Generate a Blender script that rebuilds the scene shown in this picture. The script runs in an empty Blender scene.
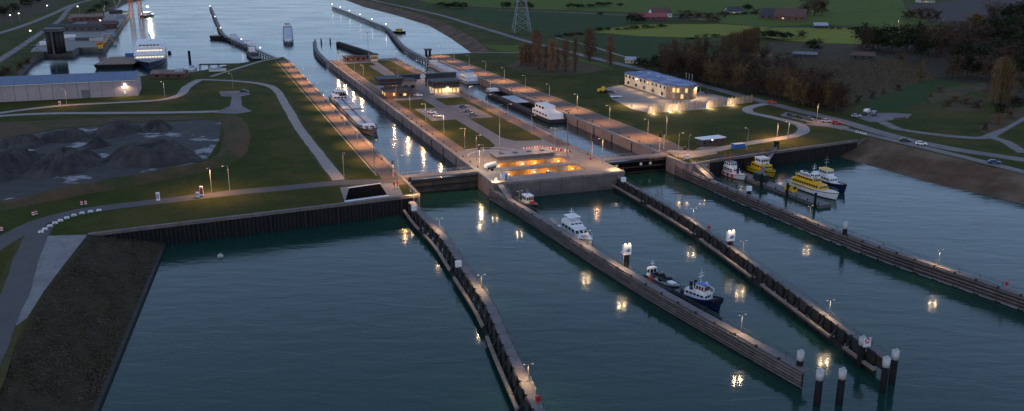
import bpy, bmesh, math, random
from mathutils import Vector, Matrix, noise
from mathutils.geometry import tessellate_polygon

R = math.radians
PI = math.pi
sc = bpy.context.scene
C = sc.collection
random.seed(7)

# ------------------------------------------------------------------ camera
FPX, HOR, CAMH = 860.0, -45.0, 80.0        # focal length (px at 1024 wide), horizon row, height over the basin
PITCH = math.atan((205.5 - HOR) / FPX)
cd = bpy.data.cameras.new('camera')
cam = bpy.data.objects.new('camera', cd)
C.objects.link(cam)
cam.location = (0, 0, CAMH)
cam.rotation_euler = (PI / 2 - PITCH, 0, 0)
cd.sensor_width = 36.0
cd.lens = 36.0 * FPX / 1024.0
cd.clip_start = 0.5
cd.clip_end = 20000
sc.camera = cam

# ------------------------------------------------------------------ sky, sun, exposure (dusk)
SUN_EL, SUN_AZ = 4.0, -150.0
world = bpy.data.worlds.new('World')
sc.world = world
world.use_nodes = True
wt = world.node_tree
for n_ in list(wt.nodes):
    wt.nodes.remove(n_)
sky = wt.nodes.new('ShaderNodeTexSky')
sky.sky_type = 'NISHITA'
sky.sun_disc = False
sky.sun_elevation = R(SUN_EL)
sky.sun_rotation = R(SUN_AZ)
sky.air_density = 1.0
sky.dust_density = 0.15
sky.ozone_density = 3.6
hs = wt.nodes.new('ShaderNodeHueSaturation')
hs.inputs['Saturation'].default_value = 0.6
skytint = wt.nodes.new('ShaderNodeMix')       # thin high overcast: even lavender cast over the whole sky
skytint.data_type = 'RGBA'
skytint.blend_type = 'MULTIPLY'
skytint.inputs['Factor'].default_value = 1.0
skytint.inputs[7].default_value = (0.95, 0.97, 1.12, 1)
bg = wt.nodes.new('ShaderNodeBackground')
bg.inputs['Strength'].default_value = 0.15
wo = wt.nodes.new('ShaderNodeOutputWorld')
wt.links.new(sky.outputs[0], hs.inputs['Color'])
wt.links.new(hs.outputs[0], skytint.inputs[6])
veil = wt.nodes.new('ShaderNodeMix')          # even cloud veil mixed over the clear-sky colours
veil.data_type = 'RGBA'
veil.inputs['Factor'].default_value = 0.55
veil.inputs[7].default_value = (0.80, 1.15, 1.85, 1)
wt.links.new(skytint.outputs[2], veil.inputs[6])
wt.links.new(veil.outputs[2], bg.inputs['Color'])
wt.links.new(bg.outputs[0], wo.inputs['Surface'])

sd = bpy.data.lights.new('sun', 'SUN')
sd.energy = 0.15
sd.angle = R(15)
sd.color = (1.0, 0.86, 0.74)
sun = bpy.data.objects.new('sun', sd)
C.objects.link(sun)
_d = Vector((math.sin(R(SUN_AZ)) * math.cos(R(SUN_EL)), math.cos(R(SUN_AZ)) * math.cos(R(SUN_EL)), math.sin(R(SUN_EL))))
sun.rotation_euler = _d.to_track_quat('Z', 'Y').to_euler()
sun.location = (0, 0, 200)

sc.view_settings.view_transform = 'Standard'
sc.view_settings.look = 'None'
sc.view_settings.exposure = 1.55
sc.view_settings.gamma = 1.0
sc.view_settings.use_curve_mapping = False
sc.render.engine = 'CYCLES'
sc.cycles.use_denoising = True
sc.cycles.max_bounces = 5
sc.cycles.diffuse_bounces = 2
sc.cycles.glossy_bounces = 3
sc.cycles.transmission_bounces = 3
sc.cycles.sample_clamp_indirect = 4.0
sc.cycles.caustics_reflective = False
sc.cycles.caustics_refractive = False

# ------------------------------------------------------------------ survey helpers
ZQ, ZC = 6.0, 1.8        # land / quay level, canal level (the tidal basin lies at 0)
_c, _s = math.cos(PITCH), math.sin(PITCH)


def G(x, y, z=ZQ):
    """ground position of a survey mark read off the photograph, on the level z"""
    u, v = (x - 512) / FPX, (205.5 - y) / FPX
    dz = -_s + v * _c
    t = (z - CAMH) / dz
    return Vector((u * t, (_c + v * _s) * t, z))


_ca, _sa = math.cos(R(-20)), math.sin(R(-20))


def LK(n, s, z=ZQ):
    """lock grid: n across the chambers, s along them (metres)"""
    return Vector((n * _ca + s * _sa, -n * _sa + s * _ca, z))


LROT = R(20)              # z-rotation that turns local +y onto the lock axis


def px_scale(py, z=ZQ):
    """pixels per metre upright at image row py on the level z"""
    return (py - HOR) * _c * _c / (CAMH - z)


_ORD = ['first', 'second', 'third', 'fourth', 'fifth', 'sixth', 'seventh', 'eighth', 'ninth', 'tenth', 'eleventh',
        'twelfth', 'thirteenth', 'fourteenth', 'fifteenth', 'sixteenth', 'seventeenth', 'eighteenth', 'nineteenth', 'twentieth']


def nth(i):
    if i < 20:
        return _ORD[i]
    tens = {2: 'twenty', 3: 'thirty', 4: 'forty', 5: 'fifty', 6: 'sixty'}
    k = i + 1
    if k % 10 == 0:
        return {30: 'thirtieth', 40: 'fortieth', 50: 'fiftieth', 60: 'sixtieth'}[k]
    return tens[k // 10] + '-' + _ORD[k % 10 - 1]


# ------------------------------------------------------------------ materials
MATS = {}


def mat(name, c1, c2=None, scale=0.5, rough=0.8, bump=0.0, bscale=None, metal=0.0, rnd=0.0, c3=None, scale3=0.03, c3t=(0.45, 0.62), emit=0, spec=0.4, wear=0.0, stripes=0.0):
    if name in MATS:
        return MATS[name]
    m = bpy.data.materials.new(name)
    m.use_nodes = True
    nt = m.node_tree
    b = nt.nodes['Principled BSDF']
    N, K = nt.nodes.new, nt.links.new
    b.inputs['Roughness'].default_value = rough
    b.inputs['Metallic'].default_value = metal
    b.inputs['Specular IOR Level'].default_value = spec
    geo = N('ShaderNodeNewGeometry')
    c2 = c2 or tuple(min(1, v * 0.72) for v in c1)

    def noise(sca, det=5.0, ro=0.6):
        t = N('ShaderNodeTexNoise')
        t.inputs['Scale'].default_value = sca
        t.inputs['Detail'].default_value = det
        t.inputs['Roughness'].default_value = ro
        K(geo.outputs['Position'], t.inputs['Vector'])
        return t

    def mix(fac, a, b_):
        x = N('ShaderNodeMix')
        x.data_type = 'RGBA'
        K(fac, x.inputs['Factor'])
        for k, v in ((6, a), (7, b_)):
            if isinstance(v, tuple):
                x.inputs[k].default_value = (*v, 1)
            else:
                K(v, x.inputs[k])
        return x.outputs[2]

    def ramp(src, lo, hi):
        r = N('ShaderNodeMapRange')
        r.inputs['From Min'].default_value = lo
        r.inputs['From Max'].default_value = hi
        K(src, r.inputs['Value'])
        return r.outputs['Result']
    n1 = noise(scale)
    col = mix(ramp(n1.outputs['Fac'], 0.32, 0.68), c1, c2)
    if c3:
        n3 = noise(scale3, 4.0)
        col = mix(ramp(n3.outputs['Fac'], *c3t), col, c3)
    if stripes > 0:
        mpn = N('ShaderNodeMapping')
        mpn.inputs['Rotation'].default_value = (0, 0, R(-20))
        K(geo.outputs['Position'], mpn.inputs['Vector'])
        wv = N('ShaderNodeTexWave')
        wv.inputs['Scale'].default_value = 0.055
        wv.inputs['Distortion'].default_value = 2.5
        wv.inputs['Detail'].default_value = 3.0
        wv.inputs['Detail Scale'].default_value = 0.4
        K(mpn.outputs[0], wv.inputs['Vector'])
        fine = noise(0.9, 6.0, 0.75)
        mm = N('ShaderNodeMath')
        mm.operation = 'MULTIPLY_ADD'
        K(wv.outputs['Fac'], mm.inputs[0])
        mm.inputs[1].default_value = stripes * 2
        mm.inputs[2].default_value = 0.45
        m2_ = N('ShaderNodeMath')
        m2_.operation = 'ADD'
        K(mm.outputs[0], m2_.inputs[0])
        K(ramp(fine.outputs['Fac'], 0.2, 1.1), m2_.inputs[1])
        hsv = N('ShaderNodeHueSaturation')
        K(m2_.outputs[0], hsv.inputs['Value'])
        K(col, hsv.inputs['Color'])
        col = hsv.outputs['Color']
    if wear > 0:
        n4 = noise(scale * 4.3, 6.0, 0.7)
        w = N('ShaderNodeMath')
        w.operation = 'MULTIPLY'
        w.inputs[1].default_value = wear
        K(ramp(n4.outputs['Fac'], 0.52, 0.72), w.inputs[0])
        col = mix(w.outputs[0], col, (0.05, 0.042, 0.035))
    if rnd > 0:
        oi = N('ShaderNodeObjectInfo')
        mr = N('ShaderNodeMapRange')
        mr.inputs['To Min'].default_value = 1 - rnd
        mr.inputs['To Max'].default_value = 1 + rnd
        K(oi.outputs['Random'], mr.inputs['Value'])
        h = N('ShaderNodeHueSaturation')
        K(mr.outputs['Result'], h.inputs['Value'])
        K(col, h.inputs['Color'])
        col = h.outputs['Color']
    K(col, b.inputs['Base Color'])
    if bump > 0:
        nb = noise(bscale or scale * 3, 6.0, 0.65)
        bp = N('ShaderNodeBump')
        bp.inputs['Strength'].default_value = bump
        bp.inputs['Distance'].default_value = 0.3
        K(nb.outputs['Fac'], bp.inputs['Height'])
        K(bp.outputs['Normal'], b.inputs['Normal'])
    if emit:
        b.inputs['Emission Color'].default_value = (*c1, 1)
        b.inputs['Emission Strength'].default_value = emit
    MATS[name] = m
    return m


def water_mat(name, body, rough, amp):
    m = bpy.data.materials.new(name)
    m.use_nodes = True
    nt = m.node_tree
    b = nt.nodes['Principled BSDF']
    N, K = nt.nodes.new, nt.links.new
    b.inputs['IOR'].default_value = 1.333
    b.inputs['Specular IOR Level'].default_value = 0.38
    b.inputs['Specular Tint'].default_value = (0.74, 0.97, 1.0, 1)
    geo = N('ShaderNodeNewGeometry')
    mp = N('ShaderNodeMapping')
    mp.inputs['Rotation'].default_value = (0, 0, R(24))
    mp.inputs['Scale'].default_value = (0.55, 1.5, 1)
    K(geo.outputs['Position'], mp.inputs['Vector'])

    def noise(sca, det, vec, dist=0.0):
        t = N('ShaderNodeTexNoise')
        t.inputs['Scale'].default_value = sca
        t.inputs['Detail'].default_value = det
        t.inputs['Distortion'].default_value = dist
        K(vec, t.inputs['Vector'])
        return t.outputs['Fac']
    big = noise(0.022, 3.0, mp.outputs[0], 0.8)      # wind lanes
    mid = noise(0.16, 3.0, mp.outputs[0], 0.4)       # swell
    sml = noise(0.95, 4.0, mp.outputs[0])            # ripples
    tint = noise(0.012, 4.0, geo.outputs['Position'])
    mx = N('ShaderNodeMix')
    mx.data_type = 'RGBA'
    K(tint, mx.inputs['Factor'])
    mx.inputs[6].default_value = (*body, 1)
    mx.inputs[7].default_value = (body[0] * 1.5, body[1] * 1.3, body[2] * 1.1, 1)
    K(mx.outputs[2], b.inputs['Base Color'])
    mr = N('ShaderNodeMapRange')
    mr.inputs['From Min'].default_value = 0.35
    mr.inputs['From Max'].default_value = 0.65
    mr.inputs['To Min'].default_value = rough * 0.7
    mr.inputs['To Max'].default_value = rough * 1.5
    K(big, mr.inputs['Value'])
    K(mr.outputs[0], b.inputs['Roughness'])
    a = N('ShaderNodeMath')
    a.operation = 'MULTIPLY'
    a.inputs[1].default_value = 2.6
    K(mid, a.inputs[0])
    s2 = N('ShaderNodeMath')
    s2.operation = 'MULTIPLY'
    calm = N('ShaderNodeMapRange')
    calm.inputs['From Min'].default_value = 0.40
    calm.inputs['From Max'].default_value = 0.66
    calm.inputs['To Min'].default_value = 0.08
    calm.inputs['To Max'].default_value = 1.0
    K(big, calm.inputs['Value'])
    K(sml, s2.inputs[0])
    K(calm.outputs[0], s2.inputs[1])
    ad = N('ShaderNodeMath')
    ad.operation = 'ADD'
    K(a.outputs[0], ad.inputs[0])
    K(s2.outputs[0], ad.inputs[1])
    bp = N('ShaderNodeBump')
    bp.inputs['Strength'].default_value = 1.0
    bp.inputs['Distance'].default_value = amp
    K(ad.outputs[0], bp.inputs['Height'])
    K(bp.outputs['Normal'], b.inputs['Normal'])
    MATS[name] = m
    return m


M_GRASS = mat('grass', (0.033, 0.046, 0.004), (0.056, 0.060, 0.007), 0.06, 0.95, 0.0, 1.2, c3=(0.086, 0.068, 0.014), scale3=0.03, c3t=(0.46, 0.66), stripes=0.012, spec=0.1)
M_VERGE = mat('worn_verge', (0.075, 0.062, 0.022), (0.050, 0.048, 0.014), 0.2, 0.95, spec=0.1)
M_FIELD_D = mat('field_dark_green', (0.022, 0.046, 0.010), (0.030, 0.054, 0.012), 0.02, 0.95, spec=0.1)
M_FIELD_M = mat('field_green', (0.066, 0.094, 0.010), (0.080, 0.102, 0.012), 0.012, 0.95, spec=0.1)
M_FIELD_Y = mat('field_yellow_green', (0.180, 0.180, 0.020), (0.145, 0.155, 0.020), 0.02, 0.95, spec=0.1)
M_FIELD_B = mat('field_brown', (0.070, 0.048, 0.028), (0.050, 0.044, 0.020), 0.06, 0.95, spec=0.1)
M_SOIL = mat('ploughed_soil', (0.075, 0.055, 0.050), (0.058, 0.044, 0.042), 0.05, 0.95, spec=0.1)
M_DRY = mat('dry_brown_grass', (0.105, 0.064, 0.036), (0.070, 0.050, 0.026), 0.15, 0.95, 0.4, spec=0.1, c3=(0.05, 0.055, 0.02), scale3=0.08)
M_BANK = mat('brown_bank', (0.115, 0.070, 0.044), (0.075, 0.048, 0.030), 0.2, 0.95, 0.6, 1.0, spec=0.1, c3=(0.15, 0.105, 0.072), scale3=0.06)
M_REVET = mat('revetment', (0.060, 0.042, 0.024), (0.030, 0.022, 0.013), 0.5, 0.95, 0.9, 1.0, c3=(0.045, 0.038, 0.024), scale3=0.06, spec=0.1)
M_ASPH = mat('vignetted_asphalt', (0.085, 0.074, 0.072), (0.065, 0.058, 0.057), 0.2, 0.85, 0.15, 3.0)  # road asphalt with the corner vignette darkening put into its colour
M_SLAB = mat('weathered_slab', (0.23, 0.21, 0.20), (0.15, 0.14, 0.137), 0.25, 0.9, 0.3, wear=0.5)
M_ROAD = mat('asphalt', (0.185, 0.155, 0.145), (0.145, 0.122, 0.118), 0.2, 0.85, 0.15, 3.0, c3=(0.12, 0.10, 0.097), scale3=0.05)
M_PATH = mat('pale_path', (0.30, 0.255, 0.225), (0.23, 0.195, 0.175), 0.3, 0.9, 0.1, 3.0)
M_BRICKP = mat('apron_paving', (0.150, 0.092, 0.066), (0.105, 0.068, 0.052), 0.35, 0.85, 0.15, 4.0, wear=0.25)
M_PLAZA = mat('plaza_paving', (0.21, 0.185, 0.170), (0.165, 0.148, 0.138), 0.3, 0.85, 0.15, 4.0, wear=0.2)
M_YARD = mat('light_yard', (0.24, 0.205, 0.18), (0.19, 0.165, 0.15), 0.15, 0.9, 0.2)
M_GRAVEL = mat('pale_grit', (0.060, 0.053, 0.049), (0.036, 0.032, 0.030), 0.25, 0.95, 0.6, 1.5, c3=(0.26, 0.25, 0.25), scale3=0.07, c3t=(0.56, 0.63))
M_HEAP = mat('dark_aggregate', (0.030, 0.026, 0.025), (0.044, 0.038, 0.036), 0.5, 0.95, 0.9, 2.0, c3=(0.062, 0.054, 0.051), scale3=0.12)
M_CONC = mat('concrete', (0.24, 0.20, 0.18), (0.18, 0.15, 0.135), 0.3, 0.85, 0.2, 2.0, wear=0.5, rnd=0.08)
M_PINKW = mat('pink_lock_concrete', (0.31, 0.20, 0.165), (0.23, 0.15, 0.125), 0.4, 0.85, 0.3, 2.0, wear=0.6, rnd=0.12)
M_DCONC = mat('dark_concrete', (0.17, 0.135, 0.12), (0.11, 0.09, 0.08), 0.3, 0.85, 0.3, 2.0, wear=0.5, rnd=0.1)
M_TIMB = mat('grey_timber', (0.150, 0.115, 0.105), (0.085, 0.068, 0.064), 0.7, 0.85, 0.3, 4.0, rnd=0.28, wear=0.5)
M_GATE = mat('rusty_gate_steel', (0.10, 0.072, 0.055), (0.055, 0.042, 0.034), 0.5, 0.8, 0.2, 3.0, rnd=0.15, wear=0.5)
M_DTIMB = mat('dark_timber', (0.030, 0.024, 0.020), (0.018, 0.015, 0.013), 0.7, 0.8, 0.3, 4.0, rnd=0.25)
M_LOG = mat('tan_timber', (0.30, 0.22, 0.165), (0.20, 0.15, 0.115), 0.6, 0.85, 0.3, 4.0, rnd=0.2, wear=0.4)
M_DECK = mat('deck_boards', (0.17, 0.15, 0.148), (0.12, 0.105, 0.104), 0.6, 0.8, 0.2, 4.0, rnd=0.15, wear=0.4)
M_SHEET = mat('sheet_piling', (0.010, 0.010, 0.011), (0.018, 0.014, 0.012), 0.5, 0.7, 0.2)
M_BLACK = mat('black_paint', (0.010, 0.010, 0.011), None, 0.5, 0.75, spec=0.2)
M_DKGREY = mat('dark_grey_metal', (0.045, 0.045, 0.05), (0.035, 0.034, 0.036), 0.5, 0.5)
M_GALV = mat('galvanised_steel', (0.30, 0.30, 0.31), (0.24, 0.24, 0.25), 0.6, 0.5, metal=0.3)
M_GREYM = mat('mid_grey_metal', (0.16, 0.16, 0.17), (0.12, 0.12, 0.13), 0.5, 0.5)
M_WHITE = mat('white_paint', (0.78, 0.76, 0.74), (0.66, 0.64, 0.62), 0.3, 0.5, wear=0.2)
M_CREAM = mat('cream_wall', (0.46, 0.41, 0.35), (0.40, 0.36, 0.31), 0.3, 0.8, wear=0.15)
M_SHED = mat('shed_cladding', (0.36, 0.30, 0.30), (0.31, 0.26, 0.265), 0.12, 0.7, rnd=0.05, wear=0.1)
M_SHEDR = mat('blue_shed_roof', (0.10, 0.14, 0.22), (0.085, 0.12, 0.19), 0.1, 0.6, wear=0.15)
M_RED = mat('red_paint', (0.50, 0.025, 0.02), None, 0.4, 0.5)
M_BRICK = mat('red_brick_wall', (0.15, 0.075, 0.058), (0.11, 0.058, 0.046), 0.5, 0.85, wear=0.2)
M_ROOFR = mat('red_tile_roof', (0.13, 0.065, 0.05), (0.09, 0.048, 0.04), 0.5, 0.8)
M_ROOFD = mat('dark_roof', (0.032, 0.032, 0.038), (0.045, 0.042, 0.046), 0.3, 0.7)
M_NAVY = mat('navy_hull', (0.012, 0.022, 0.070), (0.010, 0.017, 0.05), 0.3, 0.35)
M_BLUE = mat('blue_paint', (0.03, 0.11, 0.34), (0.025, 0.09, 0.28), 0.3, 0.45)
M_BLUER = mat('blue_flat_roof', (0.075, 0.12, 0.27), (0.055, 0.085, 0.19), 0.25, 0.6, c3=(0.20, 0.24, 0.36), scale3=0.12)
M_YEL = mat('yellow_paint', (0.72, 0.42, 0.015), (0.62, 0.36, 0.015), 0.4, 0.45, wear=0.15)
M_GREEN = mat('dark_green_paint', (0.014, 0.035, 0.024), None, 0.4, 0.5)
M_ORANGE = mat('orange_paint', (0.62, 0.17, 0.03), None, 0.4, 0.5)
M_GLASS = mat('dark_glass', (0.012, 0.014, 0.018), (0.018, 0.02, 0.024), 0.3, 0.08, spec=0.6)
M_LITW = mat('lit_window', (1.0, 0.62, 0.22), None, 0.5, 0.4, emit=0.25)
M_LITWW = mat('lit_white_window', (1.0, 0.86, 0.66), None, 0.5, 0.4, emit=0.3)
M_LENS = mat('lamp_lens', (1.0, 0.72, 0.38), None, 0.5, 0.3, emit=1.6)
M_LENSW = mat('white_lamp_lens', (1.0, 0.90, 0.74), None, 0.5, 0.3, emit=3)
M_HOLD = mat('hold_black', (0.010, 0.009, 0.009), None, 0.5, 1.0, spec=0.0)
M_CAP = mat('pile_white', (0.52, 0.50, 0.49), (0.40, 0.38, 0.37), 0.6, 0.6, wear=0.35)
M_TYRE = mat('tyre_rubber', (0.012, 0.012, 0.012), None, 0.5, 0.9)
M_PINKD = mat('rust_deck', (0.24, 0.155, 0.11), (0.17, 0.11, 0.085), 0.25, 0.85, wear=0.5)
M_HATCH = mat('hatch_cover', (0.34, 0.36, 0.40), (0.28, 0.30, 0.34), 0.2, 0.5, rnd=0.06, wear=0.15)
M_BARK = mat('bark', (0.045, 0.034, 0.026), (0.03, 0.023, 0.018), 1.0, 0.9)
L_BROWN = mat('bare_brown_foliage', (0.090, 0.054, 0.036), (0.055, 0.036, 0.025), 0.3, 0.95, rnd=0.35, spec=0.1)
L_RUSS = mat('russet_foliage', (0.18, 0.10, 0.062), (0.12, 0.068, 0.043), 0.3, 0.95, rnd=0.2, spec=0.1)
L_OLIVE = mat('olive_brown_foliage', (0.150, 0.095, 0.045), (0.095, 0.064, 0.032), 0.3, 0.95, rnd=0.3, spec=0.1)
L_DARK = mat('dark_green_foliage', (0.026, 0.034, 0.014), (0.018, 0.024, 0.011), 0.3, 0.95, rnd=0.3, spec=0.1)
L_YELL = mat('yellow_foliage', (0.20, 0.105, 0.018), (0.13, 0.07, 0.014), 0.3, 0.95, rnd=0.15, spec=0.1)
M_BASIN = water_mat('basin_water', (0.007, 0.031, 0.026), 0.12, 0.05)
M_CANAL = water_mat('canal_water', (0.010, 0.026, 0.032), 0.12, 0.05)


# ------------------------------------------------------------------ mesh helpers
def tag(o, label=None, cat=None, group=None, kind=None):
    if label:
        o['label'] = label
    if cat:
        o['category'] = cat
    if group:
        o['group'] = group
    if kind:
        o['kind'] = kind
    return o


def thing(name, label, cat, loc=(0, 0, 0), rz=0.0, group=None):
    o = bpy.data.objects.new(name, None)
    o.empty_display_size = 0.5
    C.objects.link(o)
    o.location = loc
    o.rotation_euler = (0, 0, rz)
    return tag(o, label, cat, group)


class MB:
    def __init__(s):
        s.v, s.f, s.m = [], [], []

    def add(s, vs, fs, mi=0):
        k = len(s.v)
        s.v += [tuple(v) for v in vs]
        for f in fs:
            s.f.append([k + i for i in f])
            s.m.append(mi)
        return s

    def box(s, c, d, rz=0.0, mi=0):
        x, y, z = c
        a, b, e = d[0] / 2, d[1] / 2, d[2] / 2
        co, si = math.cos(rz), math.sin(rz)
        vs = []
        for dx, dy, dz in ((-a, -b, -e), (a, -b, -e), (a, b, -e), (-a, b, -e), (-a, -b, e), (a, -b, e), (a, b, e), (-a, b, e)):
            vs.append((x + dx * co - dy * si, y + dx * si + dy * co, z + dz))
        return s.add(vs, [(3, 2, 1, 0), (4, 5, 6, 7), (0, 1, 5, 4), (1, 2, 6, 5), (2, 3, 7, 6), (3, 0, 4, 7)], mi)

    def beam(s, a, b, w, h, mi=0):
        a, b = Vector(a), Vector(b)
        d = b - a
        q = d.to_track_quat('X', 'Z')
        l = d.length
        vs = []
        for dx, dy, dz in ((0, -1, -1), (l, -1, -1), (l, 1, -1), (0, 1, -1), (0, -1, 1), (l, -1, 1), (l, 1, 1), (0, 1, 1)):
            vs.append(a + q @ Vector((dx, dy * w / 2, dz * h / 2)))
        return s.add(vs, [(3, 2, 1, 0), (4, 5, 6, 7), (0, 1, 5, 4), (1, 2, 6, 5), (2, 3, 7, 6), (3, 0, 4, 7)], mi)

    def tube(s, a, b, r0, r1, n=8, mi=0):
        a, b = Vector(a), Vector(b)
        q = (b - a).to_track_quat('Z', 'Y')
        vs = []
        for p, r in ((a, r0), (b, r1)):
            for i in range(n):
                t = 2 * PI * i / n
                vs.append(p + q @ Vector((r * math.cos(t), r * math.sin(t), 0)))
        fs = [(i, (i + 1) % n, n + (i + 1) % n, n + i) for i in range(n)]
        fs += [tuple(range(n - 1, -1, -1)), tuple(range(n, 2 * n))]
        return s.add(vs, fs, mi)

    def loft(s, rings, mi=0, cap=True):
        n = len(rings[0])
        vs = [p for r in rings for p in r]
        fs = []
        for k in range(len(rings) - 1):
            for i in range(n):
                j = (i + 1) % n
                fs.append((k * n + i, k * n + j, (k + 1) * n + j, (k + 1) * n + i))
        if cap:
            fs.append(tuple(range(n - 1, -1, -1)))
            fs.append(tuple((len(rings) - 1) * n + i for i in range(n)))
        return s.add(vs, fs, mi)

    def prism(s, poly, z0, z1, mi=0, shrink=0.0):
        cx = sum(p[0] for p in poly) / len(poly)
        cy = sum(p[1] for p in poly) / len(poly)
        k = 1 - shrink
        return s.loft([[(p[0], p[1], z0) for p in poly], [(cx + (p[0] - cx) * k, cy + (p[1] - cy) * k, z1) for p in poly]], mi)

    def mesh(s, name, mats):
        me = bpy.data.meshes.new(name)
        me.from_pydata(s.v, [], s.f)
        for m in (mats if isinstance(mats, (list, tuple)) else [mats]):
            me.materials.append(m)
        me.polygons.foreach_set('material_index', s.m)
        me.update()
        return me

    def build(s, name, mats, parent=None, smooth=False):
        me = s.mesh(name, mats)
        if smooth:
            me.polygons.foreach_set('use_smooth', [True] * len(me.polygons))
        o = bpy.data.objects.new(name, me)
        C.objects.link(o)
        o.parent = parent
        return o


_U = {}


def unit(kind, m):
    k = (kind, m.name)
    if k not in _U:
        b = MB()
        if kind == 'box':
            b.box((0, 0, 0), (1, 1, 1))
        elif kind == 'cyl':
            b.tube((0, 0, -0.5), (0, 0, 0.5), 1, 1, 12)
        elif kind == 'cone':
            b.tube((0, 0, -0.5), (0, 0, 0.5), 1, 0.55, 10)
        _U[k] = b.mesh('unit_' + kind, m)
    return _U[k]


def piece(name, m, c, d, rz=0.0, parent=None, kind='box', rot=None):
    o = bpy.data.objects.new(name, unit(kind, m))
    C.objects.link(o)
    o.parent = parent
    o.location = c
    o.rotation_euler = rot if rot else (0, 0, rz)
    o.scale = d
    return o


def bar(name, m, a, b, w, h, parent=None):
    a, b = Vector(a), Vector(b)
    d = b - a
    return piece(name, m, (a + b) / 2, (d.length, w, h), 0, parent, rot=d.to_track_quat('X', 'Z').to_euler())


def rod(name, m, a, b, r, parent=None):
    a, b = Vector(a), Vector(b)
    d = b - a
    return piece(name, m, (a + b) / 2, (r, r, d.length), 0, parent, kind='cyl', rot=d.to_track_quat('Z', 'Y').to_euler())


def sheet(name, loops, z, m, kind='structure', parent=None):
    """flat polygon (first loop) with holes (further loops)"""
    L3 = [[Vector((p[0], p[1], 0)) for p in lp] for lp in loops]
    tr = tessellate_polygon(L3)
    pts = [p for lp in L3 for p in lp]
    fs = []
    for t in tr:
        a, b, c = (pts[i] for i in t)
        fs.append(t if (b - a).cross(c - a).z > 0 else (t[0], t[2], t[1]))
    me = bpy.data.meshes.new(name)
    me.from_pydata([(p.x, p.y, z) for p in pts], [], fs)
    me.materials.append(m)
    me.update()
    o = bpy.data.objects.new(name, me)
    C.objects.link(o)
    o.parent = parent
    if kind and not parent:
        o['kind'] = kind
    return o


def smooth_line(pts, step=6.0):
    P = [Vector((p[0], p[1], 0)) for p in pts]
    if len(P) < 3:
        return P
    out = []
    for i in range(len(P) - 1):
        p0, p1, p2, p3 = P[max(0, i - 1)], P[i], P[i + 1], P[min(len(P) - 1, i + 2)]
        k = max(2, min(40, int((p2 - p1).length / step)))
        for j in range(k):
            t = j / k
            out.append(0.5 * ((2 * p1) + (p2 - p0) * t + (2 * p0 - 5 * p1 + 4 * p2 - p3) * t * t + (3 * p1 - p0 - 3 * p2 + p3) * t ** 3))
    out.append(P[-1])
    return out


_rz = [0]


def ribbon(name, pix, width, m, z=None, world=False, smooth=True):
    pts = [Vector(p) for p in pix] if world else [G(*p) for p in pix]
    L = smooth_line(pts) if smooth else [Vector((p[0], p[1], 0)) for p in pts]
    if z is None:
        _rz[0] += 1
        z = ZQ + 0.03 + 0.005 * _rz[0]
    vs, fs = [], []
    for i, p in enumerate(L):
        d = (L[min(i + 1, len(L) - 1)] - L[max(0, i - 1)]).normalized()
        nrm = Vector((-d.y, d.x, 0))
        w = width if not callable(width) else width(i / (len(L) - 1))
        j1_, j2_ = (random.uniform(-0.22, 0.22), random.uniform(-0.22, 0.22)) if w > 2 else (0, 0)
        vs += [(p + nrm * (w / 2 + j1_)), (p - nrm * (w / 2 + j2_))]
    vs = [(v.x, v.y, z) for v in vs]
    for i in range(len(L) - 1):
        fs.append((2 * i + 1, 2 * i + 3, 2 * i + 2, 2 * i))
    b = MB()
    b.add(vs, fs)
    o = b.build(name, m)
    o['kind'] = 'structure'
    if not world and 2.4 < width < 7.2:           # worn, ragged verge along the road edge
        vv = []
        for i, p in enumerate(L):
            d = (L[min(i + 1, len(L) - 1)] - L[max(0, i - 1)]).normalized()
            nrm = Vector((-d.y, d.x, 0))
            for sg in (1, -1):
                q = p + nrm * sg * (width / 2 + random.uniform(0.1, 1.5))
                vv.append((q.x, q.y, ZQ + 0.014 + 0.0003 * _rz[0]))
        b = MB()
        b.add(vv, fs)
        v_ = b.build('verge', M_VERGE)
        v_['kind'] = 'structure'
    return o


def PX(*pts):
    return [G(*p) for p in pts]


def slope(name, tops, bots, m, jitter=0.25, sub=6):
    """graded bank between a top edge and a toe line (same number of points), with small relief"""
    rows, cols = sub, []
    for i in range(len(tops) - 1):
        k = max(1, int((tops[i + 1] - tops[i]).length / 4))
        k = min(k, 60)
        for j in range(k):
            t = j / k
            cols.append((tops[i].lerp(tops[i + 1], t), bots[i].lerp(bots[i + 1], t)))
    cols.append((tops[-1], bots[-1]))
    vs, fs = [], []
    for a, b_ in cols:
        for r in range(rows + 1):
            p = a.lerp(b_, r / rows)
            if 0 < r < rows:
                p = p + Vector((random.uniform(-1, 1), random.uniform(-1, 1), random.uniform(-1, 1))) * jitter
            vs.append(p)
    for i in range(len(cols) - 1):
        for r in range(rows):
            a = i * (rows + 1) + r
            fs.append((a, a + 1, a + rows + 2, a + rows + 1))
    b = MB()
    b.add(vs, fs)
    o = b.build(name, m, smooth=True)
    o['kind'] = 'structure'
    return o

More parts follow.
